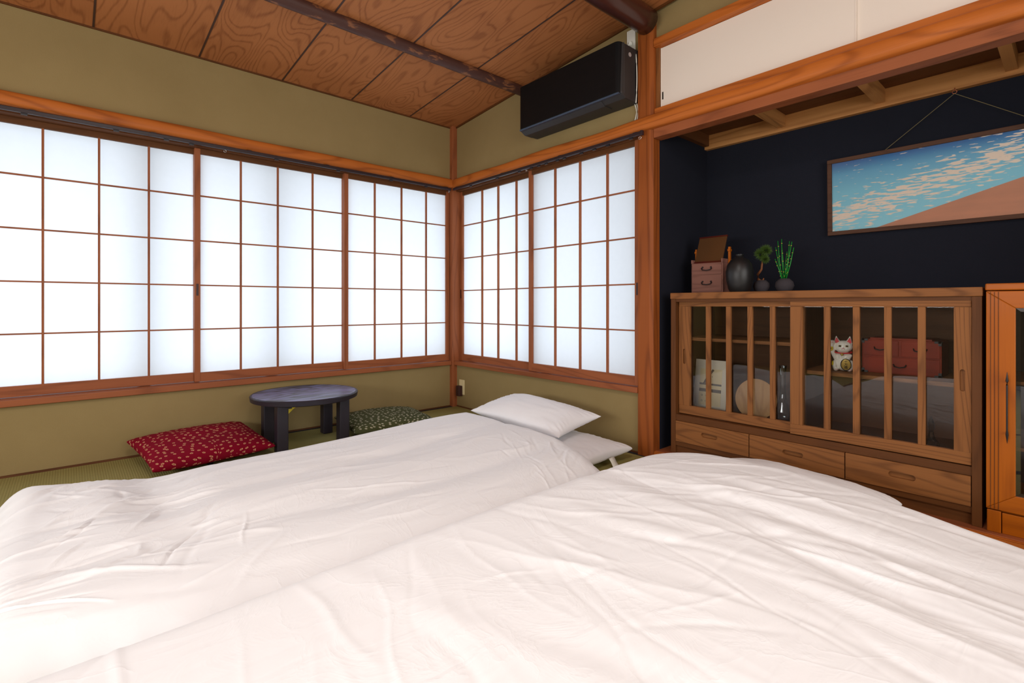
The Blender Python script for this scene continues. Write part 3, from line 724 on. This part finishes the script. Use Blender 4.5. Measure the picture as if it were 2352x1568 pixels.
# framed card
r = thing('framed_card', 'white framed card with dotted print leaning in the left of the cabinet', 'card', (.24, -2.06, .247))
y0, y1, z0, z1 = -2.150, -1.998, .2475, .53
y0, y1 = -2.182, -1.998
MX = Matrix.Translation((.22, 0, .2475)) @ Matrix.Rotation(math.radians(8), 4, 'Y') @ Matrix.Translation((0, 0, -.2475))
build('board', MB().box(0, .006, y0, y1, z0, z1), M['card'], r, M=MX)
build('print', MB().box(-.001, 0, y0+.03, y1-.03, z0+.035, z1-.05), M['cardbeige'], r, M=MX)
mm = MB(); mm.box(-.0016, -.001, y0+.03, y1-.03, .355, .372); mm.box(-.0016, -.001, y0+.03, y1-.03, .392, .402)
n = 10; ps = [(-.0016, y1-.04-.035*math.cos(i/n*1.2)-.0*i, .40+.075*i/n) for i in range(n+1)]
mm.tube([(-.0012, y1-.085+.030*(1-(i/n)**1.5)-.02*(i/n), .395+.082*i/n) for i in range(n+1)], .006, 4)
build('printed_band', mm, M['ink'], r, M=MX)
mm = MB()
for k, (a, b_) in enumerate(((.075, .46), (.09, .462), (.066, .435), (.083, .437), (.100, .439), (.063, .415), (.078, .416), (.095, .417))): mm.box(-.0018, -.001, y1-a-.0015, y1-a+.0015, b_-.0015, b_+.0015)
for a in (.048, .072, .096):
    for b_ in (.335, .305): mm.tube([(-.0014, y1-a+.004*math.cos(t), b_+.004*math.sin(t)) for t in np.linspace(0, 2*PI, 11)], .0007, 4, False)
build('printed_mark', mm, M['inkblack'], r, M=MX)
# round plate on edge
r = thing('round_wooden_plate', 'round pale wooden plate standing on edge inside the cabinet', 'plate', (.24, -2.30, .246))
pm = MB().lathe([(.0, .0), (.06, .001), (.096, -.006), (.102, -.008), (.1035, -.004), (.097, .002), (.06, .008), (0, .008)], (0, 0, 0), 48, 0)
build('plate_disc', pm, M['plate'], r, smooth=40, M=Matrix.Translation((.235, -2.335, .350)) @ Matrix.Rotation(math.radians(9), 4, 'Y'))
# glass decanter and small crystal bottle
r = thing('glass_decanter', 'slim dark glass decanter behind the right slat of left cabinet door', 'decanter', (.30, -2.44, .246))
build('bottle', MB().lathe([(.03, 0), (.036, .01), (.034, .05), (.018, .11), (.012, .16), (.012, .22), (.018, .28)], (.30, -2.44, .2465), 24), M['crystal'], r, smooth=60)
r = thing('crystal_bottle', 'small clear crystal bottle at lower right inside the cabinet', 'bottle', (.22, -3.03, .246))
build('bottle', MB().lathe([(.024, 0), (.028, .006), (.026, .03), (.012, .05), (.008, .07), (.012, .075)], (.22, -3.03, .2465), 12), M['crystal'], r)
build('stopper', MB().lathe([(.007, .0), (.011, .012), (.012, .03), (.007, .045), (.002, .06)], (.22, -3.03, .322), 8), M['crystal'], r)

# ------------------------------------------------------------------ things on the cabinet top
ZT = .8945
r = thing('vanity_chest', 'small mauve wooden vanity chest with tilted mirror panel, on brown cabinet', 'vanity', (.30, -2.075, ZT))
x0, x1, y0, y1 = .225, .385, -2.165, -1.985
build('body', MB().box(x0+.004, x1, y0, y1, ZT, ZT+.165), M['kiri'], r, bevel=.002)
build('side_rim', MB().box(x0+.002, x1, y0, y0+.008, ZT+.165, ZT+.185), M['kiri'], r); build('side_rim', MB().box(x0+.002, x1, y1-.008, y1, ZT+.165, ZT+.185), M['kiri'], r)
for c, d_ in ((ZT+.008, ZT+.098), (ZT+.102, ZT+.16)):
    dw = build('drawer', MB().box(x0, x0+.006, y0+.006, y1-.006, c, d_), M['kiri'], r, bevel=.0015); yc, zc = (y0+y1)/2-.003, (c+d_)/2+.004
    build('drawer_handle', MB().tube([(x0-.003, yc+.024, zc+.006), (x0-.006, yc+.029, zc), (x0-.010, yc+.022, zc-.008), (x0-.011, yc, zc-.011), (x0-.010, yc-.022, zc-.008), (x0-.006, yc-.029, zc), (x0-.003, yc-.024, zc+.006)], .0028, 6), M['blackiron'], dw, smooth=True)
    for s in (1, -1): build('handle_boss', MB().ball((x0-.003, yc+s*.024, zc+.006), .0048, 8, 6), M['blackiron'], dw, smooth=True)
for yy in (y0-.012, y1-.002):
    build('mirror_post', MB().box(x0+.06, x0+.075, yy, yy+.010, ZT+.12, ZT+.250), M['pine_z'], r, bevel=.001)
    build('post_knob', MB().box(x0+.055, x0+.08, yy-.002, yy+.012, ZT+.225, ZT+.238), M['pine_y'], r, bevel=.002)
MT = Matrix.Translation((x0+.02, 0, ZT+.170)) @ Matrix.Rotation(math.radians(22), 4, 'Y')
build('mirror_panel', MB().box(0, .008, y0+.012, y1-.010, 0, .152), M['mirrorback'], r, M=MT, bevel=.001)
build('mirror_top_edge', MB().box(-.001, .009, y0+.010, y1-.008, .152, .160), M['lacquer'], r, M=MT)
build('mirror_top_edge', MB().box(-.001, .009, y0+.010, y1-.008, -.006, .006), M['lacquer'], r, M=MT)
r = tag(build('black_vase', MB().lathe([(a*.93, b*.91) for a, b in [(.0, 0), (.048, 0), (.058, .02), (.069, .07), (.0705, .11), (.063, .15), (.045, .178), (.024, .192), (.018, .198), (.021, .204), (.021, .208), (.014, .206), (.012, .19)]], (.145, -2.292, ZT), 40), M['vase'], smooth=60), 'egg shaped matte black vase on brown cabinet beside the vanity chest', 'vase')
def pot(name, lab, y, h, rad):
    rr = thing(name, lab, 'plant', (.27, y, ZT))
    build('round_pot', MB().lathe([(.0, 0), (.024, 0), (rad*.85, .012), (rad, h*.45), (rad*.9, h*.75), (rad*.5, h), (.012, h), (.010, h-.006), (0, h-.006)], (.27, y, ZT), 32), M['stone'], rr, smooth=60)
    return rr
r = pot('bonsai', 'miniature pine bonsai with round green crown in grey stone pot', -2.348, .062, .040)
tp = [(.27, -2.345, ZT+.055), (.268, -2.332, ZT+.066), (.27, -2.330, ZT+.090), (.27, -2.348, ZT+.118), (.27, -2.350, ZT+.14), (.27, -2.353, ZT+.16)]
mm = MB().tube(tp, [.010, .008, .007, .0055, .005, .004], 8); mm.tube([(.27, -2.342, ZT+.058), (.262, -2.360, ZT+.062), (.262, -2.362, ZT+.072)], [.007, .005, .003], 6); build('trunk', mm, M['trunk'], r, smooth=True)
mm = MB()
for c, rr_ in (((.27, -2.342, ZT+.195), .033), ((.268, -2.370, ZT+.212), .034), ((.272, -2.364, ZT+.168), .026)):
    for i in range(420):
        d_ = Vector((random.gauss(0, 1), random.gauss(0, 1), random.gauss(0, 1)+.3)).normalized(); p = Vector(c); q = p+d_*rr_*random.uniform(.8, 1.1); a = d_.cross(Vector((.3, .8, .5))).normalized()*.0014
        n0 = len(mm.v); s0 = p+d_*rr_*.35; mm.v += [tuple(s0+a), tuple(s0-a), tuple(q), tuple(s0+d_.cross(a).normalized()*.0011)]; mm.f += [(n0, n0+1, n0+2), (n0+1, n0+3, n0+2), (n0+3, n0, n0+2)]
tag(build('needles', mm, M['pineleaf'], r), kind='stuff')
r = pot('horsetail_reeds', 'slender green jointed reeds in round grey stone pot', -2.458, .066, .043)
zp = ZT+.055
for i, (by, ty, h, bx_) in enumerate(((.010, .031, .255, 0), (.004, .018, .235, .006), (.001, .010, .262, -.005), (-.004, -.020, .250, .004), (-.008, -.036, .245, -.003), (.010, .040, .165, -.006), (0, -.006, .20, .008), (.003, -.024, .18, -.007), (.006, .044, .225, .003), (-.006, -.046, .215, -.005))):
    p0 = Vector((.27+bx_*.5, -2.458+by, zp)); p1 = Vector((.27+bx_*2, -2.458+ty, ZT+h)); sg = build('reed_stem', MB().tube([p0, p0.lerp(p1, .5)+Vector((0, .003*(-1)**i, 0)), p1], [.0026, .0024, .0018], 7), M['reed'], r, smooth=True)
    mm = MB()
    for k in range(1, 5):
        t = k/4.6+random.uniform(-.04, .04); q = p0.lerp(p1, t); mm.ball(tuple(q), (.0036, .0036, .0022), 7, 5)
    build('stem_joint', mm, M['node'], sg, smooth=True)

# ------------------------------------------------------------------ framed picture hanging on the navy wall
PY0, PY1, PZ0, PZ1 = -3.560, -2.562, 1.187, 1.574
r = thing('framed_picture', 'long framed print of blue sky, cream cloud streaks and terracotta hill on navy wall', 'picture', (.55, -3.061, PZ0))
MP = Matrix.Translation((.556, 0, PZ0)) @ Matrix.Rotation(math.radians(-1.5), 4, 'Y') @ Matrix.Translation((0, 0, -PZ0))
fw = .020
for a in ((PY0, PY1, PZ1-fw, PZ1), (PY0, PY1, PZ0, PZ0+fw), (PY0, PY0+fw, PZ0+fw, PZ1-fw), (PY1-fw, PY1, PZ0+fw, PZ1-fw)):
    build('frame_member', MB().box(0, .020, *a), M['frame'], r, M=MP, bevel=.002)
def art():
    t = NT('abstract_sky_print', .6, .2); v = t.coord((1, 1, 1)); sx = t.node('ShaderNodeSeparateXYZ'); t.link(v, sx.inputs[0])
    y, z = sx.outputs[1], sx.outputs[2]         # object space: y from -.5 (right) to .5 (left), z 0..0.387
    sky = t.ramp(t.math('MULTIPLY', z, 2.58, clamp=True), [(0, srgb(164, 228, 244)), (.55, srgb(146, 214, 236)), (.78, srgb(124, 190, 224)), (.92, srgb(72, 132, 190)), (1, srgb(44, 100, 170))])
    mp = t.node('ShaderNodeMapping'); mp.inputs['Scale'].default_value = (1, 14, 90); mp.inputs['Rotation'].default_value = (math.radians(-10), 0, 0); t.link(v, mp.inputs['Vector'])
    n = t.noise(mp.outputs[0], 1.3, 2.2, .45, .3)
    # streaks gather in a slanting belt
    belt = t.math('SUBTRACT', z, t.math('MULTIPLY_ADD', y, -.30, .225))
    env = t.math('SUBTRACT', 1, t.math('MULTIPLY', t.math('ABSOLUTE', belt), 8.5), clamp=True)
    cl = t.math('MULTIPLY', t.math('SUBTRACT', t.math('ADD', n, t.math('MULTIPLY', env, .24)), .66), 30, clamp=True)
    c = t.mix(cl, sky, srgb(250, 232, 216))
    # gentle rounded terracotta hill rising to the right
    hill = t.math('SUBTRACT', t.math('MULTIPLY_ADD', t.math('SUBTRACT', .36, y), .30, .0), z)
    cap = t.math('SUBTRACT', .205, z)
    hm = t.math('GREATER_THAN', t.math('MINIMUM', hill, t.math('ADD', cap, t.math('MULTIPLY', t.math('POWER', t.math('ABSOLUTE', t.math('ADD', y, .12)), 2), -.25))), 0)
    hc = t.mix(t.noise(t.coord((1, 6, 30)), 1, 2), srgb(222, 156, 126), srgb(190, 140, 116))
    t.color(t.mix(hm, c, hc)); return t.m
build('print', MB().box(.010, .013, PY0+fw, PY1-fw, PZ0+fw, PZ1-fw), art(), r, M=MP)
g = build('glazing', MB().box(.006, .0075, PY0+fw, PY1-fw, PZ0+fw, PZ1-fw), glass('picture_acrylic', (1, 1, 1), 1.3), r, M=MP)
r = thing('picture_hook', 'copper screw eye and olive string holding the picture', 'hook', (.54, -3.061, 1.77))
ring(r, (.54, -3.061, 1.770), .008, .0015, M['copper'], 0, 'screw_eye'); build('screw_shank', MB().tube([(.54, -3.061, 1.777), (.549, -3.061, 1.79)], .0015, 6), M['copper'], r)
for ye in (-2.782, -3.34): build('string', MB().tube([(.54, -3.061, 1.762), (.566, ye, 1.560)], .0014, 6), M['string'], r)

# ------------------------------------------------------------------ low black round table
TC = (-1.312, -.318); TZ = .302
r = thing('low_table', 'low round black stained wooden table by the wall between two cushions', 'table', (TC[0], TC[1], 0))
tt = build('tabletop', MB().lathe([(0, TZ-.036), (.283, TZ-.036), (.300, TZ-.030), (.303, TZ-.006), (.299, TZ-.001), (.292, TZ-.002), (0, TZ-.003)], (TC[0], TC[1], 0), 72), M['blackleg'], r, smooth=30)
build('top_surface', MB().lathe([(0, TZ-.0028), (.2905, TZ-.0028), (.290, TZ-.0012), (0, TZ-.0012)], (TC[0], TC[1], 0), 72), M['blacktable'], tt, smooth=30)
for sx in (-1, 1):
    for sy in (-1, 1):
        cx, cy = TC[0]+sx*.178, TC[1]+sy*.130
        build('leg', MB().box(cx-.030, cx+.030, cy-.030, cy+.030, .002, TZ-.032), M['blackleg'], r, bevel=.004)
        build('leg_bracket', MB().box(cx-.055 if sx > 0 else cx+.027, cx-.027 if sx > 0 else cx+.055, cy-.008, cy+.008, TZ-.062, TZ-.032), M['blackleg'], r)
# yellow paper tag hanging under the top
r = thing('paper_tag', 'small yellow paper tag hanging under the black table', 'tag', (-1.415, -.42, .264))
build('tag_sheet', MB().prism([(-1.445, .266), (-1.408, .266), (-1.398, .248), (-1.405, .236), (-1.418, .228), (-1.445, .204)], 1, -.4212, -.420), M['yellow'], r)
build('tag_tip', MB().prism([(-1.400, .246), (-1.384, .250), (-1.378, .246), (-1.378, .258), (-1.385, .2545), (-1.400, .252)], 1, -.4212, -.420), M['orangep'], r)

# ------------------------------------------------------------------ cushions and pillows
def pillow_mesh(hw, hl, h, n=48, pinch=.07, pw=.42, seed=0, wr=.0, flat=0):
    u = np.sin(np.linspace(-1, 1, n)*PI/2); U, V = np.meshgrid(u, u, indexing='ij')
    T = ((1-U**2).clip(0)*(1-V**2).clip(0))**pw
    X = hw*U*(1-pinch*(1-V**2)*np.abs(U)); Y = hl*V*(1-pinch*(1-U**2)*np.abs(V))
    N = np.zeros_like(U)
    for i in range(n):
        for j in range(n): N[i, j] = mnoise.noise(Vector((U[i, j]*2.2+seed, V[i, j]*2.2, seed)))+.5*mnoise.noise(Vector((U[i, j]*6+seed, V[i, j]*5, seed+9)))
    edge = np.maximum(np.abs(U), np.abs(V)); K = np.sin((np.arctan2(V, U))*46+3*N)*np.exp(-((edge-.9)/.09)**2)
    zt = h*T*(1+.10*N)+wr*K*T**.3; zb = -h*(1-flat)*T*(1-.05*N)+wr*K*T**.3*.5
    mm = MB(); P = np.stack([X, Y, zt], -1); mm.grid(P); k = len(mm.v)
    Q = np.stack([X, Y, zb], -1); m2 = MB(); m2.grid(Q); mm.v += m2.v; mm.f += [tuple(k+i for i in reversed(f)) for f in m2.f]
    mm.pat = np.tile(np.stack([hw*U+np.sign(U)*h*(1-T), hl*V+np.sign(V)*h*(1-T), 0*U], -1).reshape(-1, 3), (2, 1))
    return mm
def soft(name, lab, cat, mm, mat, Mx, group=None):
    o = build(name, mm, mat, M=Mx, smooth=True)
    if hasattr(mm, 'pat'):
        at_ = o.data.attributes.new('pat', 'FLOAT_VECTOR', 'POINT'); at_.data.foreach_set('vector', mm.pat.astype('f').ravel())
    import bmesh
    bm = bmesh.new(); bm.from_mesh(o.data); bmesh.ops.remove_doubles(bm, verts=bm.verts, dist=1e-5); bmesh.ops.recalc_face_normals(bm, faces=bm.faces); bm.to_mesh(o.data); bm.free()
    # origin to the middle so object-space patterns sit right
    c = Mx.translation; o.data.transform(Matrix.Translation(-c)); o.location = c
    return tag(o, lab, cat, group)
ME = lambda loc, rz=0, ry=0, rx=0: Matrix.Translation(loc) @ Matrix.Rotation(math.radians(rz), 4, 'Z') @ Matrix.Rotation(math.radians(ry), 4, 'Y') @ Matrix.Rotation(math.radians(rx), 4, 'X')
soft('floor_cushion', 'crimson floor cushion with small pale blossoms, left of the black table', 'cushion', pillow_mesh(.285, .235, .062, 44, .05, .34, 2, .002, .15), M['redfloral'], ME((-1.845, -.285, .078), 8, 0, 7))
soft('floor_cushion', 'dark green floor cushion with small pale blossoms, right of the black table', 'cushion', pillow_mesh(.27, .25, .060, 44, .03, .30, 5, .002, .25), M['greenfloral'], ME((-.785, -.315, .053), -8, 0, 0))
soft('bed_pillow', 'plump white pillow leaning at the head of the left duvet, upper of two', 'pillow', pillow_mesh(.185, .345, .078, 50, .10, .46, 3, .004), M['pillow'], ME((-.365, -1.325, .200), 3, -8, 3))
soft('bed_pillow', 'flat ivory white pillow on tatami with care tag, lower of two', 'pillow', pillow_mesh(.215, .34, .056, 50, .06, .30, 8, .003), M['pillow'], ME((-.355, -1.51, .060), 3, 0, 0))
# care tag at the pillow corner
mm = MB(); T0 = Vector((-.30, -1.825, .035)); P = np.zeros((7, 3, 3))
for i in range(7):
    t = i/6
    for j in range(3): P[i, j] = (-.335+.022*j+.010*t-.02*t*t, -1.845-.05*t, .046*(1-t)**1.5+.004+.003*math.sin(t*8+j))
o = build('care_tag', mm.grid(P), M['white'], smooth=True); tp_ = [x for x in bpy.data.objects if x.name.startswith('bed_pillow')][-1]
o.parent = tp_; o.data.transform(Matrix.Translation(-tp_.location)); sd = o.modifiers.new('s', 'SOLIDIFY'); sd.thickness = .0008
soft('bed_pillow', 'white pillow half hidden behind the right duvet, next to the brown cabinet', 'pillow', pillow_mesh(.19, .33, .085, 44, .06, .36, 6, .003), M['pillow'], ME((-.25, -2.655, .090), -2, 0, 0))

# ------------------------------------------------------------------ futons
def slab(name, lab, x0, x1, y0, y1, h):
    n = 30; u = np.linspace(0, 1, n); A = np.sin((u-.5)*PI)*.5+.5
    X, Y = np.meshgrid(x0+(x1-x0)*A, y0+(y1-y0)*A, indexing='ij')
    d = np.minimum(np.minimum(X-x0, x1-X), np.minimum(Y-y0, y1-Y)); p = np.sqrt(1-(1-np.clip(d/.05, 0, 1))**2)
    mm = MB(); mm.grid(np.stack([X, Y, h*.5+h*.5*p], -1)); k = len(mm.v); m2 = MB(); m2.grid(np.stack([X, Y, h*.5-(h*.5-.004)*p], -1))
    mm.v += m2.v; mm.f += [tuple(k+i for i in reversed(f)) for f in m2.f]
    return soft(name, lab, 'mattress', mm, M['ivory'], Matrix.Translation(((x0+x1)/2, (y0+y1)/2, 0)) @ Matrix.Translation((-(x0+x1)/2, -(y0+y1)/2, 0)))
def duvet(label, x0, x1, y0, y1, hfun, rad, corner, creases, warp, seed, bottom, mat, fw=None, wrk=.6, nx=420, ny=300, rmin=.0):
    def axis(a, b, n):
        k = 22; th = np.linspace(0, PI/2, k); e = (rad+.03)*(1-np.cos(th)); mid = np.linspace(a+rad+.03, b-rad-.03, n)
        return np.concatenate([a+e[:-1], mid, (b-e[:-1])[::-1]])
    ax, ay = axis(x0, x1, nx), axis(y0, y1, ny); X, Y = np.meshgrid(ax, ay, indexing='ij')
    cx, cy = (x0+x1)/2, (y0+y1)/2; qx, qy = np.abs(X-cx)-(x1-x0)/2+corner, np.abs(Y-cy)-(y1-y0)/2+corner
    sd = np.hypot(np.maximum(qx, 0), np.maximum(qy, 0))+np.minimum(np.maximum(qx, qy), 0)-corner
    # pull outside-corner samples onto the rounded outline
    out = np.clip(sd, 0, None); ang = np.hypot(np.maximum(qx, 0), np.maximum(qy, 0))+1e-9
    X2 = X-np.sign(X-cx)*np.maximum(qx, 0)/ang*out; Y2 = Y-np.sign(Y-cy)*np.maximum(qy, 0)/ang*out
    d = np.clip(-sd, 0, None); p = np.sqrt(1-(1-np.clip(d/rad, 0, 1))**2)
    H = hfun(X2, Y2)
    Z = .045+(H-.045)*p
    Wr = np.zeros_like(Z)
    for (a, b, ang_, ln, wd, am, cv, kind) in creases:
        c, s = math.cos(ang_), math.sin(ang_); u = (X2-a)*c+(Y2-b)*s; v = -(X2-a)*s+(Y2-b)*c+cv*u*u
        v = v+.006*np.sin(u*23+a*50)
        win = np.clip(1-(u/ln)**2, 0, 1)**1.5
        if kind == 0: g = np.exp(-(v/wd)**2)
        elif kind == 1: g = np.exp(-np.abs(v)/wd)*np.where(v > 0, 1, 1.0)-.35*np.exp(-((v+wd*2)/(wd*1.6))**2)
        else: g = -np.exp(-(v/wd)**2)
        Wr += am*g*win
    Wr *= wrk
    Z = Z+Wr*np.clip(.35+.65*p, 0, 1)*np.clip(d/.02, 0, 1)
    # outline wobble
    rs = np.random.default_rng(seed); wx = np.zeros_like(X); wy = np.zeros_like(Y)
    for k in range(6):
        kx, ky, ph, ph2 = rs.uniform(-5, 5), rs.uniform(-5, 5), rs.uniform(0, 6), rs.uniform(0, 6); wx += np.sin(kx*X2+ky*Y2+ph)/6; wy += np.sin(kx*Y2-ky*X2+ph2)/6
    XX, YY = X2+warp*wx, Y2+warp*wy
    if fw:
        ddx, ddy = fw(X2, Y2); XX = XX+ddx; YY = YY+ddy
    # small gathers along the rim
    rim = np.exp(-((d-.02)/.05)**2); gat = np.sin(X2*70+4*wx)*np.sin(Y2*9)+np.sin(Y2*76+3*wy)*np.sin(X2*7)
    Z += .0035*rim*gat*(d > 0)
    n_, m_ = X.shape; bot = np.where(d > bottom[1], bottom[0], .006); s_ = np.clip((d-bottom[1]+.06)/.06, 0, 1); bot = .006+(bottom[0]-.006)*s_
    bot = np.where(d <= 1e-9, .0448, np.minimum(bot, Z-.01)); bot = np.maximum(bot, .005)
    Z = np.where(d <= 1e-9, .045, Z)
    V = np.concatenate([np.stack([XX, YY, Z], -1).reshape(-1, 3), np.stack([XX, YY, bot], -1).reshape(-1, 3)])
    I = np.arange(n_*m_).reshape(n_, m_); q = np.stack([I[:-1, :-1], I[1:, :-1], I[1:, 1:], I[:-1, 1:]], -1).reshape(-1, 4)
    F = np.concatenate([q, q[:, ::-1]+n_*m_])
    me = bpy.data.meshes.new('duvet'); off = np.array([cx, cy, 0]); V = V-off
    me.vertices.add(len(V)); me.vertices.foreach_set('co', V.astype('f').ravel()); me.loops.add(F.size); me.loops.foreach_set('vertex_index', F.astype('i').ravel())
    me.polygons.add(len(F)); me.polygons.foreach_set('loop_start', np.arange(0, F.size, 4, dtype='i')); me.polygons.foreach_set('loop_total', np.full(len(F), 4, dtype='i'))
    me.polygons.foreach_set('use_smooth', np.ones(len(F), dtype=bool)); me.update(); me.validate(); me.materials.append(mat)
    o = bpy.data.objects.new('duvet', me); COL.objects.link(o); o.location = (cx, cy, 0); return tag(o, label, 'duvet')
def sst(x, a, b):
    t = np.clip((x-a)/(b-a), 0, 1); return t*t*(3-2*t)
def gs(X, Y, cx, cy, sx, sy, ang=0):
    c, s = math.cos(ang), math.sin(ang); u = (X-cx)*c+(Y-cy)*s; v = -(X-cx)*s+(Y-cy)*c; return np.exp(-(u/sx)**2-(v/sy)**2)

def h1(X, Y):
    z = .195+.0*X
    z = z + .035*gs(X, Y, -.8, -1.55, .35, .55) + .012*np.sin(X*2.9+1)*np.cos(Y*4.0+.5)
    z = z - .022*gs(X, Y, -1.6, -1.45, .9, .05, .03) - .018*gs(X, Y, -1.5, -1.85, .8, .06, -.04) + .012*gs(X, Y, -1.7, -1.66, .8, .07)
    z = z - .02*gs(X, Y, -2.15, -1.45, .10, .35) + .015*gs(X, Y, -2.3, -1.3, .08, .3)
    z = z - .05*sst(-Y, 2.0, 2.3) + .035*gs(X, Y, -2.5, -1.12, .16, .2)
    return z
def h2(X, Y):
    z = .245+.0*X
    z = z + .035*gs(X, Y, -.85, -2.65, .5, .45) - .04*sst(-Y, 2.9, 3.5)*sst(X, -1.6, -.5) + .02*gs(X, Y, -1.8, -3.0, .8, .5)
    z = z + .010*np.sin(X*3.3)*np.cos(Y*3.7+1)
    z = z - .02*gs(X, Y, -1.12, -3.05, .5, .05, -1.75) - .016*gs(X, Y, -.95, -2.95, .45, .045, -1.4)
    return z
def w1(X, Y):
    return -.17*sst(-Y, 1.72, 2.28)*sst(X, -1.5, -.6), .20*sst(-Y, 1.75, 2.24)*sst(-X, 2.15, 2.6)
def mk(n, xr, yr, ang, spread, ln, wd, am, seed):
    r_ = np.random.default_rng(seed); out = []
    for i in range(n):
        out.append((r_.uniform(*xr), r_.uniform(*yr), ang+r_.normal()*spread, r_.uniform(*ln), r_.uniform(*wd), r_.uniform(*am), r_.normal()*.35, int(r_.integers(0, 3))))
    return out
c1 = mk(60, (-2.3, -.8), (-2.2, -1.1), .03, .16, (.12, .45), (.006, .018), (.002, .006), 1)
c1 += mk(85, (-2.56, -2.0), (-2.1, -1.08), .35, .55, (.05, .2), (.004, .012), (.004, .010), 2)
c1 += mk(40, (-1.0, -.62), (-2.2, -1.6), 1.25, .35, (.04, .14), (.004, .010), (.002, .005), 3)
c1 += mk(14, (-2.4, -1.0), (-2.1, -1.2), 0, .2, (.3, .7), (.02, .05), (.004, .010), 4)
c2 = mk(46, (-2.4, -.9), (-3.5, -2.4), -1.72, .18, (.15, .5), (.005, .014), (.002, .006), 5)
c2 += mk(30, (-1.5, -.55), (-2.9, -2.3), -1.15, .30, (.12, .45), (.006, .018), (.002, .007), 6)
c2 += mk(24, (-1.3, -.5), (-3.5, -2.8), -1.45, .22, (.15, .45), (.010, .03), (.006, .014), 7)
c2 += mk(18, (-2.3, -.8), (-3.4, -2.5), -1.6, .2, (.3, .7), (.02, .05), (.006, .014), 8)
c2 += mk(26, (-2.0, -.6), (-3.4, -2.4), -.6, .5, (.08, .25), (.004, .010), (.002, .005), 9)
slab('futon_mattress', 'ivory futon mattress showing below the foot of the left duvet', -2.60, -.70, -2.14, -1.18, .07)
slab('futon_mattress', 'ivory futon mattress under the right duvet', -2.62, -.62, -3.50, -2.42, .07)
duvet('rumpled white duvet on the left futon, nearer the long window', -2.60, -.58, -2.24, -1.0, h1, .13, .11, c1, .018, 21, (.074, .20), M['duvet'], w1)
duvet('large rumpled white duvet on the right futon, in the foreground', -2.72, -.46, -3.62, -2.215, h2, .15, .30, c2, .02, 22, (.074, .22), M['duvet'], None, .42)

# ------------------------------------------------------------------ repeats share a group
for nm, g in (('shoji_screen', 'paper lattice screens in the windows'), ('bed_pillow', 'white pillows at the heads of the futons'), ('floor_cushion', 'blossom patterned floor cushions'),
              ('duvet', 'white duvets on the futons'), ('futon_mattress', 'futon mattresses'), ('cupboard_door', 'white cupboard doors above the alcove'), ('curtain_rail', 'curtain rails above the paper screens')):
    for o in bpy.data.objects:
        if o.parent is None and o.name.split('.')[0] == nm: o['group'] = g
